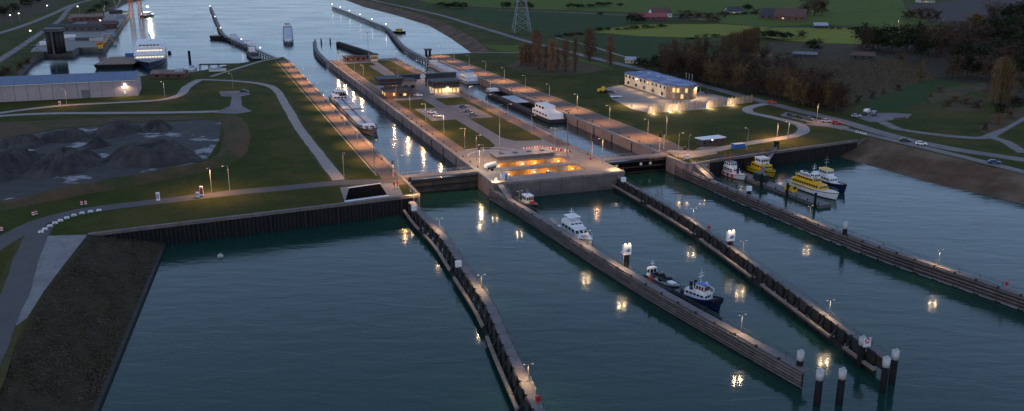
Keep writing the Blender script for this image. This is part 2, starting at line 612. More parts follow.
# ================================================================== THE SETTING
# ---- outline of all open water (basin, lock approach, canal, harbour), read at land level
REV_T = PX((88, 234), (45, 290), (0, 372), (-70, 500))
REV_B = [G(165, 243, 0.5), G(132, 322, 0.5), G(95, 411, 0.5), G(30, 560, 0.5)]
EMB_T = PX((1230, 224), (1024, 174), (950, 156.5), (869, 137))
EMB_B = [G(1230, 253, 0), G(1024, 204, 0), (G(932, 183, 0)), G(833, 155, 0)]
CB_T = PX((490, 52), (474, 38), (452, 26), (415, 13), (385, 5), (364, 0), (306, -17), (262, -27))
CB_B = [G(470, 52, ZC), G(451, 38.5, ZC), G(429, 25.5, ZC), G(395, 15, ZC), G(364, 7, ZC), G(345.5, 0, ZC), G(297, -17, ZC), G(258, -27, ZC)]
NW, NI1, NI2, NR = 63.0, 90.5, 139.5, 166.5      # lock walls across the grid
S0, S1 = 266.0, 640.0                              # south and north ends of the island
HOLE = [LK(NW, 261), G(140, 227.5)] + REV_T + [Vector((-140, -300, 6)), Vector((900, -300, 6))] + EMB_T + \
       PX((857, 140), (689, 159)) + [LK(177, 270), LK(NR, 268), LK(NR, 650), G(434, 54.5)] + CB_T + \
       [G(225, -27, ZC), G(195, -17, ZC), G(138, 0, ZC), G(124, 3, ZC), G(108, 12, ZC), G(131, 15, ZC), G(104, 53, ZC), G(80, 53, ZC),
        G(73, 57, ZC), G(45, 57, ZC), G(33, 63, ZC), G(19, 78, ZC)] + PX((20, 83), (60, 81), (140, 76), (193, 72), (240, 63), (283, 56.8)) + [LK(NW, 652)]
OUT = [Vector((-9000, -3000, 0)), Vector((9000, -3000, 0)), Vector((9000, 14000, 0)), Vector((-9000, 14000, 0))]
sheet('ground', [OUT, HOLE], ZQ, M_GRASS)
sheet('basin_water', [[Vector((-2500, -2500)), Vector((2500, -2500)), LK(2500, 284.2), LK(-2500, 284.2)]], 0.0, M_BASIN)
sheet('canal_water', [[LK(-6000, 284.2), LK(2500, 284.2), LK(2500, 14000), LK(-6000, 14000)]], ZC, M_CANAL)
# plain faces below every land edge
b = MB()
for i in range(len(HOLE)):
    p, q = HOLE[i], HOLE[(i + 1) % len(HOLE)]
    b.add([(p.x, p.y, ZQ), (q.x, q.y, ZQ), (q.x, q.y, -3), (p.x, p.y, -3)], [(0, 1, 2, 3)])
tag(b.build('embankment_face', M_DCONC), kind='structure')
M_STONE = mat('slope_stone', (0.105, 0.074, 0.048), (0.040, 0.029, 0.018), 0.35, 0.95, c3=(0.060, 0.045, 0.024), scale3=0.09, spec=0.15)
slope('revetment', REV_T, REV_B, M_REVET, 0.18, 8)
slope('right_bank_slope', EMB_T, EMB_B, M_BANK, 0.25, 6)
slope('canal_bank_slope', CB_T, CB_B, M_BANK, 0.2, 4)
b = MB()
for i in range(len(REV_B) - 1):
    p, q = REV_B[i], REV_B[i + 1]
    b.beam((p.x, p.y, 0.1), (q.x, q.y, 0.1), 0.9, 1.3)
tag(b.build('revetment_toe', M_DTIMB), kind='structure')
# loose stone facing on the slope
rs = random.Random(11)
b = MB()
for k in range(5200):
    i = rs.choice((0, 0, 1, 1, 1, 2))
    u_, v_ = rs.random(), rs.uniform(0.02, 0.98)
    p = REV_T[i].lerp(REV_T[i + 1], u_).lerp(REV_B[i].lerp(REV_B[i + 1], u_), v_)
    r_ = rs.uniform(0.18, 0.5) * (1.25 if v_ > 0.8 else 1.0)
    an = rs.uniform(0, 6.28)
    ring = [(p.x + math.cos(an + q * 2.09) * r_ * rs.uniform(0.7, 1.2), p.y + math.sin(an + q * 2.09) * r_ * rs.uniform(0.7, 1.2), p.z - 0.1) for q in range(3)]
    ring2 = [(p.x + (x - p.x) * 0.55, p.y + (y - p.y) * 0.55, p.z + r_ * rs.uniform(0.35, 0.7)) for x, y, _ in ring]
    b.add(ring + ring2, [(0, 1, 4, 3), (1, 2, 5, 4), (2, 0, 3, 5), (3, 4, 5)])
tag(b.build('revetment_stones', M_STONE), 'dark stones covering the slope at the lower left', 'stones', kind='stuff')
# pale weathered slab above the revetment
sheet('slab_apron', [PX((41, 236), (87.5, 234.6), (66, 262), (44, 291), (27, 318), (16, 326), (24, 280))], ZQ + 0.02, M_SLAB)

# ---- the island between the two chambers, with the two gate-dock trenches cut out
T1 = (98.6, 127.6, 286.6, 294.4)
T2 = (97.8, 127.8, 273.4, 281.4)


def rect(n0, n1, s0, s1):
    return [LK(n0, s0), LK(n1, s0), LK(n1, s1), LK(n0, s1)]


isl = sheet('island_ground', [rect(NI1, NI2, S0, S1), rect(*T1), rect(*T2)], ZQ, M_PLAZA)
b = MB()
for lp in (rect(NI1, NI2, S0, S1),):
    for i in range(4):
        p, q = lp[i], lp[(i + 1) % 4]
        b.add([(p.x, p.y, ZQ), (q.x, q.y, ZQ), (q.x, q.y, -3), (p.x, p.y, -3)], [(0, 1, 2, 3)])
tag(b.build('island_face', M_DCONC), kind='structure')
# island surfaces
for k, (n0, n1, s0, s1, m) in enumerate([(NI1 + 0.8, 96.5, 318, S1 - 3, M_BRICKP), (133.0, NI2 - 0.8, 312, S1 - 3, M_BRICKP)]):
    sheet('apron', [rect(n0, n1, s0, s1)], ZQ + 0.004 + 0.004 * k, m)
CR = 114.5        # road down the middle of the island
for k, lp in enumerate([
        [LK(96.5, 320), LK(105.5, 317), LK(110, 322), LK(111.5, 334), LK(111.5, 446), LK(96.5, 446)],
        [LK(118, 336), LK(121, 328), LK(132, 326), LK(133, 330), LK(133, 446), LK(118, 446)],
        [LK(97.5, 503), LK(114.5, 503), LK(118, 618), LK(97.5, 616)],
        [LK(119.5, 548), LK(132.5, 548), LK(132.5, 626), LK(123, 630)]]):
    sheet('island_lawn', [lp], ZQ + 0.02, M_GRASS)
sheet('parking_lot', [rect(100, 111.4, 383, 418)], ZQ + 0.035, M_ROAD)
sheet('parking_lot', [rect(118.2, 130, 383, 422)], ZQ + 0.035, M_ROAD)
sheet('island_road', [rect(112, 117.5, 335, 600)], ZQ + 0.03, M_ROAD)
for n0, s0, s1 in ((102.2, 385, 391), (102.2, 395, 401), (102.2, 405, 411), (106.8, 385, 391), (106.8, 395, 401), (121, 387, 392), (121, 397, 402), (121, 407, 412)):
    sheet('bay_marking', [rect(n0, n0 + 0.16, s0, s1)], ZQ + 0.042, M_WHITE)
# white curved line on the plaza
for rad, a0, a1 in ((9.0, 20, 170), (14.0, 30, 120)):
    c0 = LK(103, 306)
    pts = [Vector((c0.x + rad * math.cos(R(20 + a)), c0.y + rad * math.sin(R(20 + a)), 0)) for a in range(a0, a1, 8)]
    ribbon('road_marking', pts, 0.3, M_WHITE, ZQ + 0.03, world=True)

# ---- lock-side aprons on both banks
sheet('lock_apron', [rect(56, NW - 0.8, 275, 652)], ZQ + 0.012, M_BRICKP)
ribbon('kerb_line', [LK(55.2, 290), LK(53.8, 650)], 0.5, M_PATH, ZQ + 0.03, world=True)
sheet('lock_apron', [rect(NR + 0.8, 180, 285, 645)], ZQ + 0.012, M_BRICKP)
ribbon('kerb_line', [LK(180.3, 300), LK(180.3, 645)], 0.5, M_PATH, ZQ + 0.03, world=True)
# left gate head: pale platform with a black rectangle set in it
ribbon('platform_border', [G(344.5, 201.5), G(388.5, 195.6)], 1.1, M_WHITE, ZQ + 0.06, world=True)
ribbon('platform_border', [G(348, 188), G(381, 183.2)], 0.8, M_WHITE, ZQ + 0.06, world=True)
sheet('gate_head_paving', [PX((345, 203), (340, 187.5), (389, 181.5), (396, 180), (403, 195), (390, 198))], ZQ + 0.03, M_PLAZA)
sheet('black_platform', [PX((345.5, 200.2), (349, 188.5), (380, 184), (387, 194.6))], ZQ + 0.045, M_HOLD)
sheet('right_head_paving', [PX((668, 151), (690, 152), (715, 151), (718, 153.5), (690, 158), (676, 157))], ZQ + 0.02, M_PLAZA)

# ---- roads and paths
ribbon('bicycle_path', [(200, 79.5), (235, 81), (262, 84), (276, 90), (287, 107), (298, 126), (318, 153), (339, 180)], 4.2, M_PATH)
ribbon('footpath', [(211, 76.5), (240, 67.5), (262, 61), (281, 57.6)], 3.0, M_PATH)
ribbon('service_road', [(398, 181), (339, 183), (280, 188.5), (230, 193), (180, 199), (130, 205), (80, 211.5), (40, 222), (12, 236), (-20, 256), (-60, 290)], 6.2, M_ASPH)
ribbon('service_road', [(42, 225), (30, 250), (16, 290), (-10, 350), (-40, 430)], 6.0, M_ASPH)
ribbon('shed_road', [(-40, 121), (0, 116), (50, 113.5), (110, 113), (170, 112.5), (215, 111.5), (237, 110)], 5.5, M_PATH)
ribbon('shed_road', [(-40, 119), (0, 113), (30, 109), (70, 105), (120, 102.5), (160, 100), (180, 95), (187, 87), (200, 79.5)], 5.0, M_PATH)
sheet('turning_area', [PX((219, 91.5), (249, 90.5), (250, 95), (241, 96.5), (242, 106), (252, 111.5), (236, 114), (214, 113), (230, 106), (232, 97), (221, 96.5))], ZQ + 0.10, M_ROAD)
ribbon('far_left_road', [(-10, 36), (25, 25), (57, 12), (72, 5), (90, 0), (115, -6)], 7.5, M_ROAD)
ribbon('far_left_road', [(-10, 66), (20, 47), (45, 30), (60, 20), (68, 10), (76, 4)], 6.0, M_ROAD)
ribbon('main_road', [(330, -10), (372, 0), (400, 6), (440, 15), (470, 24), (498, 32.5), (526, 41), (562, 50), (602, 60), (640, 69), (690, 82), (730, 93), (765, 102), (800, 111), (841, 121),
                     (885, 134), (942, 147), (1024, 160), (1090, 169)], 7.0, M_ROAD)
ribbon('dyke_road', [(806, 124), (835, 127), (858, 132), (885, 138.5), (942, 152), (1011, 169), (1090, 189)], 4.5, M_ROAD)
ribbon('dyke_edge_line', [(885, 137.2), (942, 150.6), (1011, 167.5), (1060, 180)], 0.7, M_PATH)
ribbon('side_road', [(868, 121), (882, 122), (897, 129), (930, 134), (965, 137.5), (986, 137.5), (1000, 130), (1024, 117), (1050, 103)], 5.0, M_ROAD)
ribbon('side_road', [(990, 137), (1006, 142), (1016, 148), (1024, 153)], 4.5, M_ROAD)
ribbon('loop_road', [(766, 104), (755, 106), (747.5, 109), (751, 113), (768, 116.5), (793, 122.5), (803, 127), (802, 132.5), (792, 136.5), (770, 140), (745, 144), (715, 150), (690, 152.5), (668, 151)], 5.0, M_PATH)
ribbon('far_lane', [(498, 10), (560, 12), (620, 15), (700, 17)], 4.0, M_PATH)
ribbon('field_track', [(556, 38), (590, 46), (622, 56), (648, 61)], 2.5, M_PATH)
ribbon('bank_track', [(470, 52.4), (500, 52.6), (540, 53), (565, 53.5)], 3.0, M_PATH)
sheet('parking_lot', [PX((786, 112), (850, 127), (842, 130), (780, 115.5))], ZQ + 0.02, M_ROAD)
sheet('roadside_lay_by', [PX((862, 113), (894, 113), (912, 114), (908, 118), (884, 121), (868, 121.5), (855, 117))], ZQ + 0.03, M_ROAD)
sheet('visitor_forecourt', [PX((605, 88), (622, 85), (666, 98), (692, 97), (700, 91), (748, 102), (735, 105), (702, 109.5), (650, 113.5), (632, 109), (612, 99))], ZQ + 0.02, M_YARD)
sheet('dry_strip', [PX((505, 66), (520, 60), (560, 57), (600, 62), (616, 66), (600, 71), (570, 75), (530, 75))], ZQ + 0.012, M_DRY)
sheet('kiosk_paving', [PX((690, 152.5), (700, 147), (728, 146), (745, 143.5), (748, 146), (720, 151.5))], ZQ + 0.015, M_PLAZA)

M_WOOD = mat('leaf_litter', (0.050, 0.036, 0.022), (0.034, 0.028, 0.016), 0.3, 0.95, spec=0.1)
# ---- fields behind
for name, pts, m in [
        ('field', [(395, -8), (520, -8), (700, -8), (900, -8), (905, 8), (840, 13), (700, 14), (500, 8), (430, 3)], M_FIELD_M),
        ('field', [(440, 8), (520, 11), (640, 16), (690, 17), (640, 24), (585, 31), (556, 35), (500, 26)], M_FIELD_D),
        ('field', [(585, 31.5), (640, 24.5), (720, 24), (770, 27), (760, 32), (700, 38), (640, 36)], M_FIELD_Y),
        ('field', [(556, 37.5), (585, 33), (640, 37), (700, 39.5), (690, 49), (655, 60), (640, 61), (600, 50)], M_FIELD_D),
        ('field', [(700, 14.5), (840, 13.5), (905, 8.5), (930, 22), (880, 27), (820, 24), (770, 26.5), (722, 23)], M_FIELD_M),
        ('field', [(752, 33), (774, 27.5), (880, 28), (945, 27), (930, 40), (860, 44), (820, 43), (780, 40)], M_FIELD_Y),
        ('field', [(905, 6), (1000, -4), (1060, 0), (1000, 24), (935, 22)], M_SOIL),
        ('field', [(770, 42), (820, 44), (905, 44), (930, 62), (985, 62), (935, 82), (850, 104), (820, 100), (800, 80), (760, 55)], M_FIELD_B),
        ('field', [(868, 101), (925, 80), (960, 82), (955, 92), (900, 110), (870, 110)], M_FIELD_D),
        ('field', [(905, 112), (960, 95), (985, 104), (975, 122), (985, 132), (940, 130), (905, 124)], M_GRASS),
        ('field', [(-30, 20), (30, -4), (70, -8), (55, 8), (20, 20), (-30, 34)], M_FIELD_B),
        ('field', [(480, 45), (520, 45), (600, 63), (615, 70), (560, 56), (500, 51)], M_FIELD_M)]:
    _rz[0] += 1
    sheet(name, [PX(*pts)], ZQ + 0.006 + 0.0008 * _rz[0], m)
# ---- the aggregate yard and the earth bank round it
sheet('wood_floor', [PX((850, 48), (930, 40), (960, 22), (1060, -6), (1060, 100), (1000, 106), (975, 84), (925, 78), (905, 62))], ZQ + 0.06, M_WOOD)
sheet('wood_floor', [PX((655, 72), (690, 56), (730, 52), (765, 56), (815, 84), (850, 106), (840, 114), (760, 96))], ZQ + 0.06, M_WOOD)
for pts in ([(925, 96), (945, 88), (985, 82), (988, 88), (955, 98), (932, 104)], [(940, 106), (968, 96), (985, 100), (978, 112), (950, 112)], [(978, 128), (1000, 116), (1024, 106), (1040, 108), (1004, 128), (984, 135)], [(893, 118), (905, 117), (907, 119), (895, 120.5)]):
    _rz[0] += 1
    sheet('dry_strip', [PX(*pts)], ZQ + 0.075 + 0.001 * _rz[0], M_DRY)
sheet('aggregate_yard', [PX((-60, 152), (0, 139), (60, 129), (140, 123), (205, 120), (222, 121), (219, 140), (207, 160), (150, 172), (90, 184), (0, 201), (-60, 212))], ZQ + 0.03, M_GRAVEL)
sheet('brown_verge', [PX((-60, 126), (0, 122.5), (120, 117), (205, 115), (206, 119), (140, 122), (60, 128), (0, 138), (-60, 151))], ZQ + 0.02, M_DRY)


def berm(pix, w, h, m):
    L = smooth_line([G(*p) for p in pix], 5)
    rings = []
    for i, p in enumerate(L):
        d = (L[min(i + 1, len(L) - 1)] - L[max(0, i - 1)]).normalized()
        nrm = Vector((-d.y, d.x, 0))
        e = min(1, min(i, len(L) - 1 - i) / 4 + 0.05)
        ring = []
        for t in (-1, -0.55, -0.2, 0.2, 0.55, 1):
            hh = h * e * (1 - abs(t) ** 1.4) * random.uniform(0.75, 1.2)
            q = p + nrm * (t * w / 2 * random.uniform(0.9, 1.1))
            ring.append((q.x, q.y, ZQ - 0.05 + hh))
        rings.append(ring)
    b = MB()
    vs = [v for r in rings for v in r]
    fs = [(k * 6 + i, k * 6 + i + 1, k * 6 + i + 7, k * 6 + i + 6) for k in range(len(rings) - 1) for i in range(5)]
    b.add(vs, fs)
    return tag(b.build('earth_bank', m, smooth=True), kind='structure')


berm([(222, 116), (233, 122), (237, 140), (230, 155), (208, 167), (170, 175), (110, 186), (40, 199), (-30, 212)], 11, 2.6, M_DRY)


# ================================================================== LOCK STRUCTURES
def lock_wall(label, n, s0, s1, face, m, step=9.0, z0=-1.5):
    o = LK(n, s0, 0)
    t = thing('lock_wall', label, 'lock wall', o, LROT)
    k = int((s1 - s0) / step)
    st = (s1 - s0) / k
    for i in range(k):
        piece('panel', m, (face * 0.13, (i + 0.5) * st, (z0 + 5.35) / 2), (0.34, st - 0.22, 5.35 - z0), 0, t)
        piece('coping', M_CONC, (-face * 0.1, (i + 0.5) * st, 5.78), (1.5, st - 0.1, 0.85), 0, t)
        if i % 2 == 0:
            piece('ladder', M_BLACK, (face * 0.34, (i + 0.92) * st, 2.9), (0.14, 0.7, 4.6), 0, t)
        piece('bollard', M_DKGREY, (-face * 1.3, (i + 0.5) * st, 6.45), (0.26, 0.26, 0.6), 0, t, 'cyl')
    return t


lock_wall('long brown concrete wall of the island, facing the left lock chamber', NI1, S0 + 18, S1, -1, M_PINKW)
lock_wall('long brown concrete wall of the right lock chamber beside the lawn', NR, 285, 648, -1, M_PINKW)
lock_wall('chamber wall under the left bank apron beside the cargo barge', NW, 285, 650, 1, M_PINKW, 18)
lock_wall('chamber wall on the far side of the island beside the white ship', NI2, 285, S1, 1, M_PINKW, 18)


def block_wall(name, label, pts, m, z0, z1, step, cat='quay wall', cope=M_CONC, proud=0.16):
    """row of facing panels with a coping along pts (land on the right-hand side going along)"""
    o = Vector((pts[0].x, pts[0].y, 0))
    t = thing(name, label, cat, o)
    for a, c in zip(pts[:-1], pts[1:]):
        d = Vector((c.x - a.x, c.y - a.y, 0))
        ln = d.length
        u = d / ln
        ang = math.atan2(u.y, u.x)
        nr = Vector((-u.y, u.x, 0))
        k = max(1, round(ln / step))
        for i in range(k):
            q = a + u * ((i + 0.5) * ln / k) - o
            w = ln / k
            piece('panel', m, (q.x + nr.x * proud, q.y + nr.y * proud, (z0 + z1 - 0.6) / 2), (w - 0.12, 0.36, z1 - 0.6 - z0), ang, t)
            piece('coping', cope, (q.x, q.y, z1 - 0.22), (w - 0.06, 1.1, 0.76), ang, t)
    return t


# gate heads: the solid blocks either side of each gate
block_wall('gate_head_wall', 'blocky left gate head where the curved jetty begins', [LK(NW, 284, 0), LK(NW, 261, 0)], M_PINKW, -2, ZQ, 8, 'quay wall')
block_wall('gate_head_wall', 'brown front corner of the island beside the left gate', [LK(NI1, S0, 0), LK(NI1, S0 + 17.5, 0)], M_PINKW, -2, ZQ, 6, 'quay wall')
block_wall('island_front_wall', 'grey brown front wall of the island between both gates', [LK(NI2, S0, 0), LK(NI1, S0, 0)], M_DCONC, -2, ZQ, 8, 'quay wall')
block_wall('gate_head_wall', 'rounded brown gate head right of the right gate', [LK(177, 270, 0), LK(168.5, 267.2, 0), LK(NR, 269, 0), LK(NR, 284, 0)], M_PINKW, -2, ZQ, 4.5, 'quay wall')
b = MB()


def sheet_wall(label, a, c, z0=-2.0, zt=ZQ, step=1.2):
    o = Vector((a.x, a.y, 0))
    t = thing('quay_wall', label, 'quay wall', o)
    d = Vector((c.x - a.x, c.y - a.y, 0))
    ln = d.length
    u = d / ln
    nr = Vector((u.y, -u.x, 0))
    mb = MB()
    k = int(ln / step)
    prof = []
    for i in range(k):
        x = i * ln / k
        e = ln / k
        prof += [(x, 0.1), (x + e * 0.35, 0.1), (x + e * 0.5, 0.5), (x + e * 0.85, 0.5)]
    prof.append((ln, 0.1))
    vs, fs = [], []
    for x, y in prof:
        q = u * x + nr * y
        vs += [(q.x, q.y, z0), (q.x, q.y, zt - 0.7)]
    for i in range(len(prof) - 1):
        fs.append((2 * i, 2 * i + 2, 2 * i + 3, 2 * i + 1))
    mb.add(vs, fs)
    mb.build('sheet_piling', M_SHEET, t)
    ang = math.atan2(u.y, u.x)
    k = max(1, int(ln / 10))
    for i in range(k):
        q = u * ((i + 0.5) * ln / k) + nr * 0.15
        piece('capping_beam', M_CONC if False else M_DCONC, (q.x, q.y, zt - 0.25), (ln / k - 0.08, 1.3, 0.9), ang, t)
        q = u * ((i + 0.5) * ln / k) + nr * 0.7
        piece('fender_post', M_DTIMB, (q.x, q.y, 2.2), (0.45, 0.4, 5.6), ang, t)
    return t


sheet_wall('dark sheet pile quay wall left of the left gate', G(140, 227.5), LK(NW - 0.4, 261) - (LK(NW - 0.4, 261) - G(140, 227.5)) * 0.004)
sheet_wall('stub of dark quay wall where the black slope begins', G(88, 234), G(140, 227.5))
sheet_wall('dark sheet pile quay wall behind the yellow boats', LK(177.4, 270.2), G(857, 140))


# ---- rolling lock gates
def lock_gate(label, n0, n1, s, m, marks):
    t = thing('lock_gate', label, 'lock gate', LK(n0, s, 0), LROT)
    w = n1 - n0
    k = 8
    for i in range(k):
        piece('gate_panel', m, ((i + 0.5) * w / k, -0.1, 1.6), (w / k - 0.12, 0.5, 6.8), 0, t)
    for z in (0.5, 2.6, 4.7):
        piece('girder', M_DTIMB, (w / 2, -0.45, z), (w - 0.3, 0.5, 0.42), 0, t)
    piece('deck', M_CONC, (w / 2, 1.4, 5.95), (w + 1.6, 4.4, 0.5), 0, t)
    for y in (-0.6, 3.4):
        piece('handrail', M_GALV, (w / 2, y, 7.2), (w, 0.08, 0.08), 0, t)
        piece('handrail', M_GALV, (w / 2, y, 6.75), (w, 0.05, 0.05), 0, t)
        for i in range(13):
            piece('railing_post', M_GALV, (i * w / 12, y, 6.7), (0.07, 0.07, 1.0), 0, t)
    for x in marks:
        piece('white_mark', M_WHITE, (x, -0.42, 3.6), (0.9, 0.2, 0.9), 0, t)
    return t


lock_gate('wide brown lock gate closing the left chamber with railed deck', NW + 0.3, NI1 - 0.3, 283.4, M_GATE, [])
lock_gate('dark lock gate closing the right chamber with pale round marks', NI2 + 0.3, NR - 0.3, 283.4, M_HOLD, [5, 15.5, 19.5])

M_GLOWWALL = mat('lamp_glow_concrete', (0.42, 0.22, 0.04), (0.26, 0.14, 0.04), 0.5, 0.7, wear=0.6)  # trench concrete with the orange lamp glow put into its colour
# ---- gate docks on the island: sunk trenches with yellow lit walls
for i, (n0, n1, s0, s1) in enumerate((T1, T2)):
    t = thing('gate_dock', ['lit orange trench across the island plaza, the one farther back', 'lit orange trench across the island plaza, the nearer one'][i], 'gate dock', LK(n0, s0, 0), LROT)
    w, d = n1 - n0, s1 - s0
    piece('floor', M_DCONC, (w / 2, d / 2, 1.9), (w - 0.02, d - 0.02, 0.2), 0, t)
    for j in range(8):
        piece('wall_panel', M_GLOWWALL if j % 3 else M_CONC, ((j + 0.5) * w / 8, d - 0.12, 3.9), (w / 8 - 0.08, 0.2, 3.9), 0, t)
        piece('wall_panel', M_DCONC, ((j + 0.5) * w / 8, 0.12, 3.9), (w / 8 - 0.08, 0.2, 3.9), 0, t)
    for x in (0.1, w - 0.1):
        piece('end_wall', M_CONC, (x, d / 2, 3.9), (0.18, d - 0.5, 3.9), 0, t)
    for y in (-0.25, d + 0.25):
        piece('handrail', M_GALV, (w / 2, y, 7.05), (w, 0.07, 0.07), 0, t)
        for j in range(12):
            piece('railing_post', M_GALV, (j * w / 11, y, 6.5), (0.06, 0.06, 1.05), 0, t)
    for j in range(4):
        x = (j + 0.35 + 0.3 * (j % 2)) * w / 4
        piece('work_lamp', M_LENS, (x, d - 2.2, 5.15), (0.6, 0.18, 0.18), 0, t)
        ld = bpy.data.lights.get('dock_light') or bpy.data.lights.new('dock_light', 'POINT')
        ld.energy = 300
        ld.color = (1.0, 0.52, 0.14)
        ld.shadow_soft_size = 0.25
        lo = bpy.data.objects.new('work_light', ld)
        C.objects.link(lo)
        lo.parent = t
        lo.location = (x, d - 2.2, 4.9)
    if i == 0:
        for j in range(5):
            piece('gate_carriage', M_ORANGE if j % 2 else M_DKGREY, (3 + j * 6.0, d * 0.62, 3.2), (3.0, 2.2, 2.2), 0, t)
    else:
        piece('gate_carriage', M_DKGREY, (w * 0.62, d * 0.6, 3.6), (3.4, 2.0, 3.0), 0, t)
# low dark roof slab between plaza and trenches
t = thing('machinery_hall', 'low flat grey machinery roof behind the lit trenches', 'building', LK(102.5, 297, ZQ), LROT)
piece('wall', M_DCONC, (11.5, 5, 0.55), (23, 9, 1.1), 0, t)
piece('roof', M_GREYM, (11.5, 5, 1.25), (24, 10, 0.3), 0, t)
for j in range(4):
    piece('roof_hatch', M_DKGREY, (3 + j * 5.6, 5, 1.5), (1.6, 1.6, 0.25), 0, t)

# ================================================================== LAMPS
def spot_data(name, energy, col, size=152, soft=0.3):
    l = bpy.data.lights.get(name)
    if not l:
        l = bpy.data.lights.new(name, 'SPOT')
        l.energy = energy
        l.color = col
        l.spot_size = R(size)
        l.spot_blend = 0.35
        l.shadow_soft_size = soft
    return l


WARM = (1.0, 0.52, 0.19)
WARM2 = (1.0, 0.66, 0.34)
SOFT = (1.0, 0.74, 0.46)


def lamp(pos, h, ang, label, group=None, power=2600, col=WARM, arm=1.4, lit=True, name='street_lamp', key=None, glow=0):
    t = thing(name, label, 'street lamp', pos, ang, group)
    k = ('pole', round(h, 1))
    if k not in _U:
        mb = MB()
        mb.tube((0, 0, 0), (0, 0, 0.9), 0.16, 0.15, 8)
        mb.tube((0, 0, 0.9), (0, 0, h), 0.11, 0.06, 8)
        _U[k] = mb.mesh('lamp_pole', M_GALV)
    o = bpy.data.objects.new('pole', _U[k])
    C.objects.link(o)
    o.parent = t
    bar('arm', M_GALV, (0, 0, h - 0.05), (arm, 0, h + 0.15), 0.08, 0.08, t)
    hd = piece('lamp_head', M_GREYM, (arm + 0.2, 0, h + 0.17), (0.9, 0.34, 0.16), 0, t)
    piece('lens', M_LENS if lit else M_WHITE, (arm + 0.22, 0, h + 0.06), (0.5, 0.2, 0.06), 0, t)
    if glow:
        piece('globe', M_LENSW, (arm + 0.22, 0, h - 0.25), (glow, glow, glow * 1.2), 0, t, 'cyl')
    if lit:
        power = round(power * random.choice((0.5, 0.75, 0.95, 1.2)))
        wide = 126 if 'lock apron' in label else 150
        ld = spot_data(key or f'lamp_{power}_{col[1]}_{wide}', power * (1.3 if wide < 130 else 0.9), col, wide)
        if 'island lawn edge' in label or 'plaza' in label:
            pn = f'globe_{power}'
            ld = bpy.data.lights.get(pn) or bpy.data.lights.new(pn, 'POINT')
            ld.energy = power * 0.85
            ld.color = col
            ld.shadow_soft_size = 0.22
        lo = bpy.data.objects.new('lamp_light', ld)
        C.objects.link(lo)
        lo.parent = t
        lo.location = (arm + 0.22, 0, h - 0.3)
    return t


AX = R(20)       # world angle of the +n direction
for i in range(11):
    lamp(LK(58.2, 312 + i * 31.5), 8.0, AX, f'street lamp on the left lock apron, {nth(i)} from the left gate', 'lamps on the left lock apron', 2600)
for i in range(11):
    if not 448 < 322 + i * 31 < 520:
        lamp(LK(97.2, 322 + i * 31), 8.0, AX + PI, f'street lamp on the island lawn edge above the left chamber, {nth(i)} spot from the plaza', 'lamps along the left edge of the island', 2200)
for i in range(10):
    if not 448 < 340 + i * 30 < 520:
        lamp(LK(132.6, 340 + i * 30), 8.0, AX, f'street lamp on the island lawn edge above the right chamber, {nth(i)} spot from the plaza', 'lamps along the right edge of the island', 2200)
for i in range(10):
    lamp(LK(175.5, 315 + i * 36.2), 8.0, AX + PI, f'street lamp on the right lock apron, {nth(i)} from the right gate', 'lamps on the right lock apron', 3000)
# lamps round the loop road, the lower left road and the shed road
for i, (x, y, a, p, lab) in enumerate([
        (787.5, 142, 200, 2600, 'street lamp by the loop road above the right quay wall'),
        (747, 150, 120, 1800, 'street lamp at the right quay near the blue container'),
        (777, 137, 250, 2600, 'short street lamp on the bright bend of the loop road'),
        (816.5, 122, 260, 900, 'street lamp standing between the parked cars'),
        (688, 158, 60, 1800, 'yellow street lamp beside the right gate head'),
        (666, 136, 250, 1500, 'street lamp on the lawn behind the right gate'),
        (212, 193, 265, 2600, 'tall street lamp over the bright patch of the lower left road'),
        (230, 191, 215, 1500, 'bent street lamp right of the bright patch on the lower left road'),
        (67, 105, 255, 1600, 'street lamp by the red signs below the long shed'),
        (165, 97, 250, 1800, 'street lamp on the grass right of the long shed'),
        (233, 88, 200, 500, 'street lamp beside the grey turning area'),
        (344, 176, 300, 700, 'street lamp at the foot of the bicycle path')]):
    lamp(G(x, y), 8.5 if i != 2 else 6, R(a), lab, None, p)
lamp(LK(60.5, 279), 9.0, AX, 'tall lamp on the left gate head', None, 2600)
lamp(LK(92.5, 284), 9.5, AX + PI, 'tall lamp on the island corner beside the left gate', None, 2600, SOFT)
lamp(LK(95, 300), 9.5, AX, 'lamp on the island plaza beside the striped signal post', None, 2600)
lamp(LK(128.5, 304), 9.5, AX + PI, 'lamp on the right side of the island plaza near the striped barrier', None, 3000)
lamp(LK(137, 279), 9.5, AX + PI, 'lamp on the island beside the right gate', None, 2600)
lamp(LK(169.5, 280), 9.0, AX, 'lamp on the right gate head next to the red signal', None, 2600)
for i, (x, y, a) in enumerate([(20, 22, 300), (12, 24, 280), (48, 13, 300), (80, 14, 200), (32, 42, 120), (103, 30, 180)]):
    lamp(G(x, y), 10, R(a), ['far lamp by the left harbour road, second from the frame edge', 'far lamp by the left harbour road nearest the frame edge', 'bright far lamp on the left harbour road',
                             'far lamp beside the brown harbour sheds', 'far lamp over the orange verge left of the dark silo', 'far lamp on the left harbour quay'][i], None, 5200, SOFT, glow=0.6)


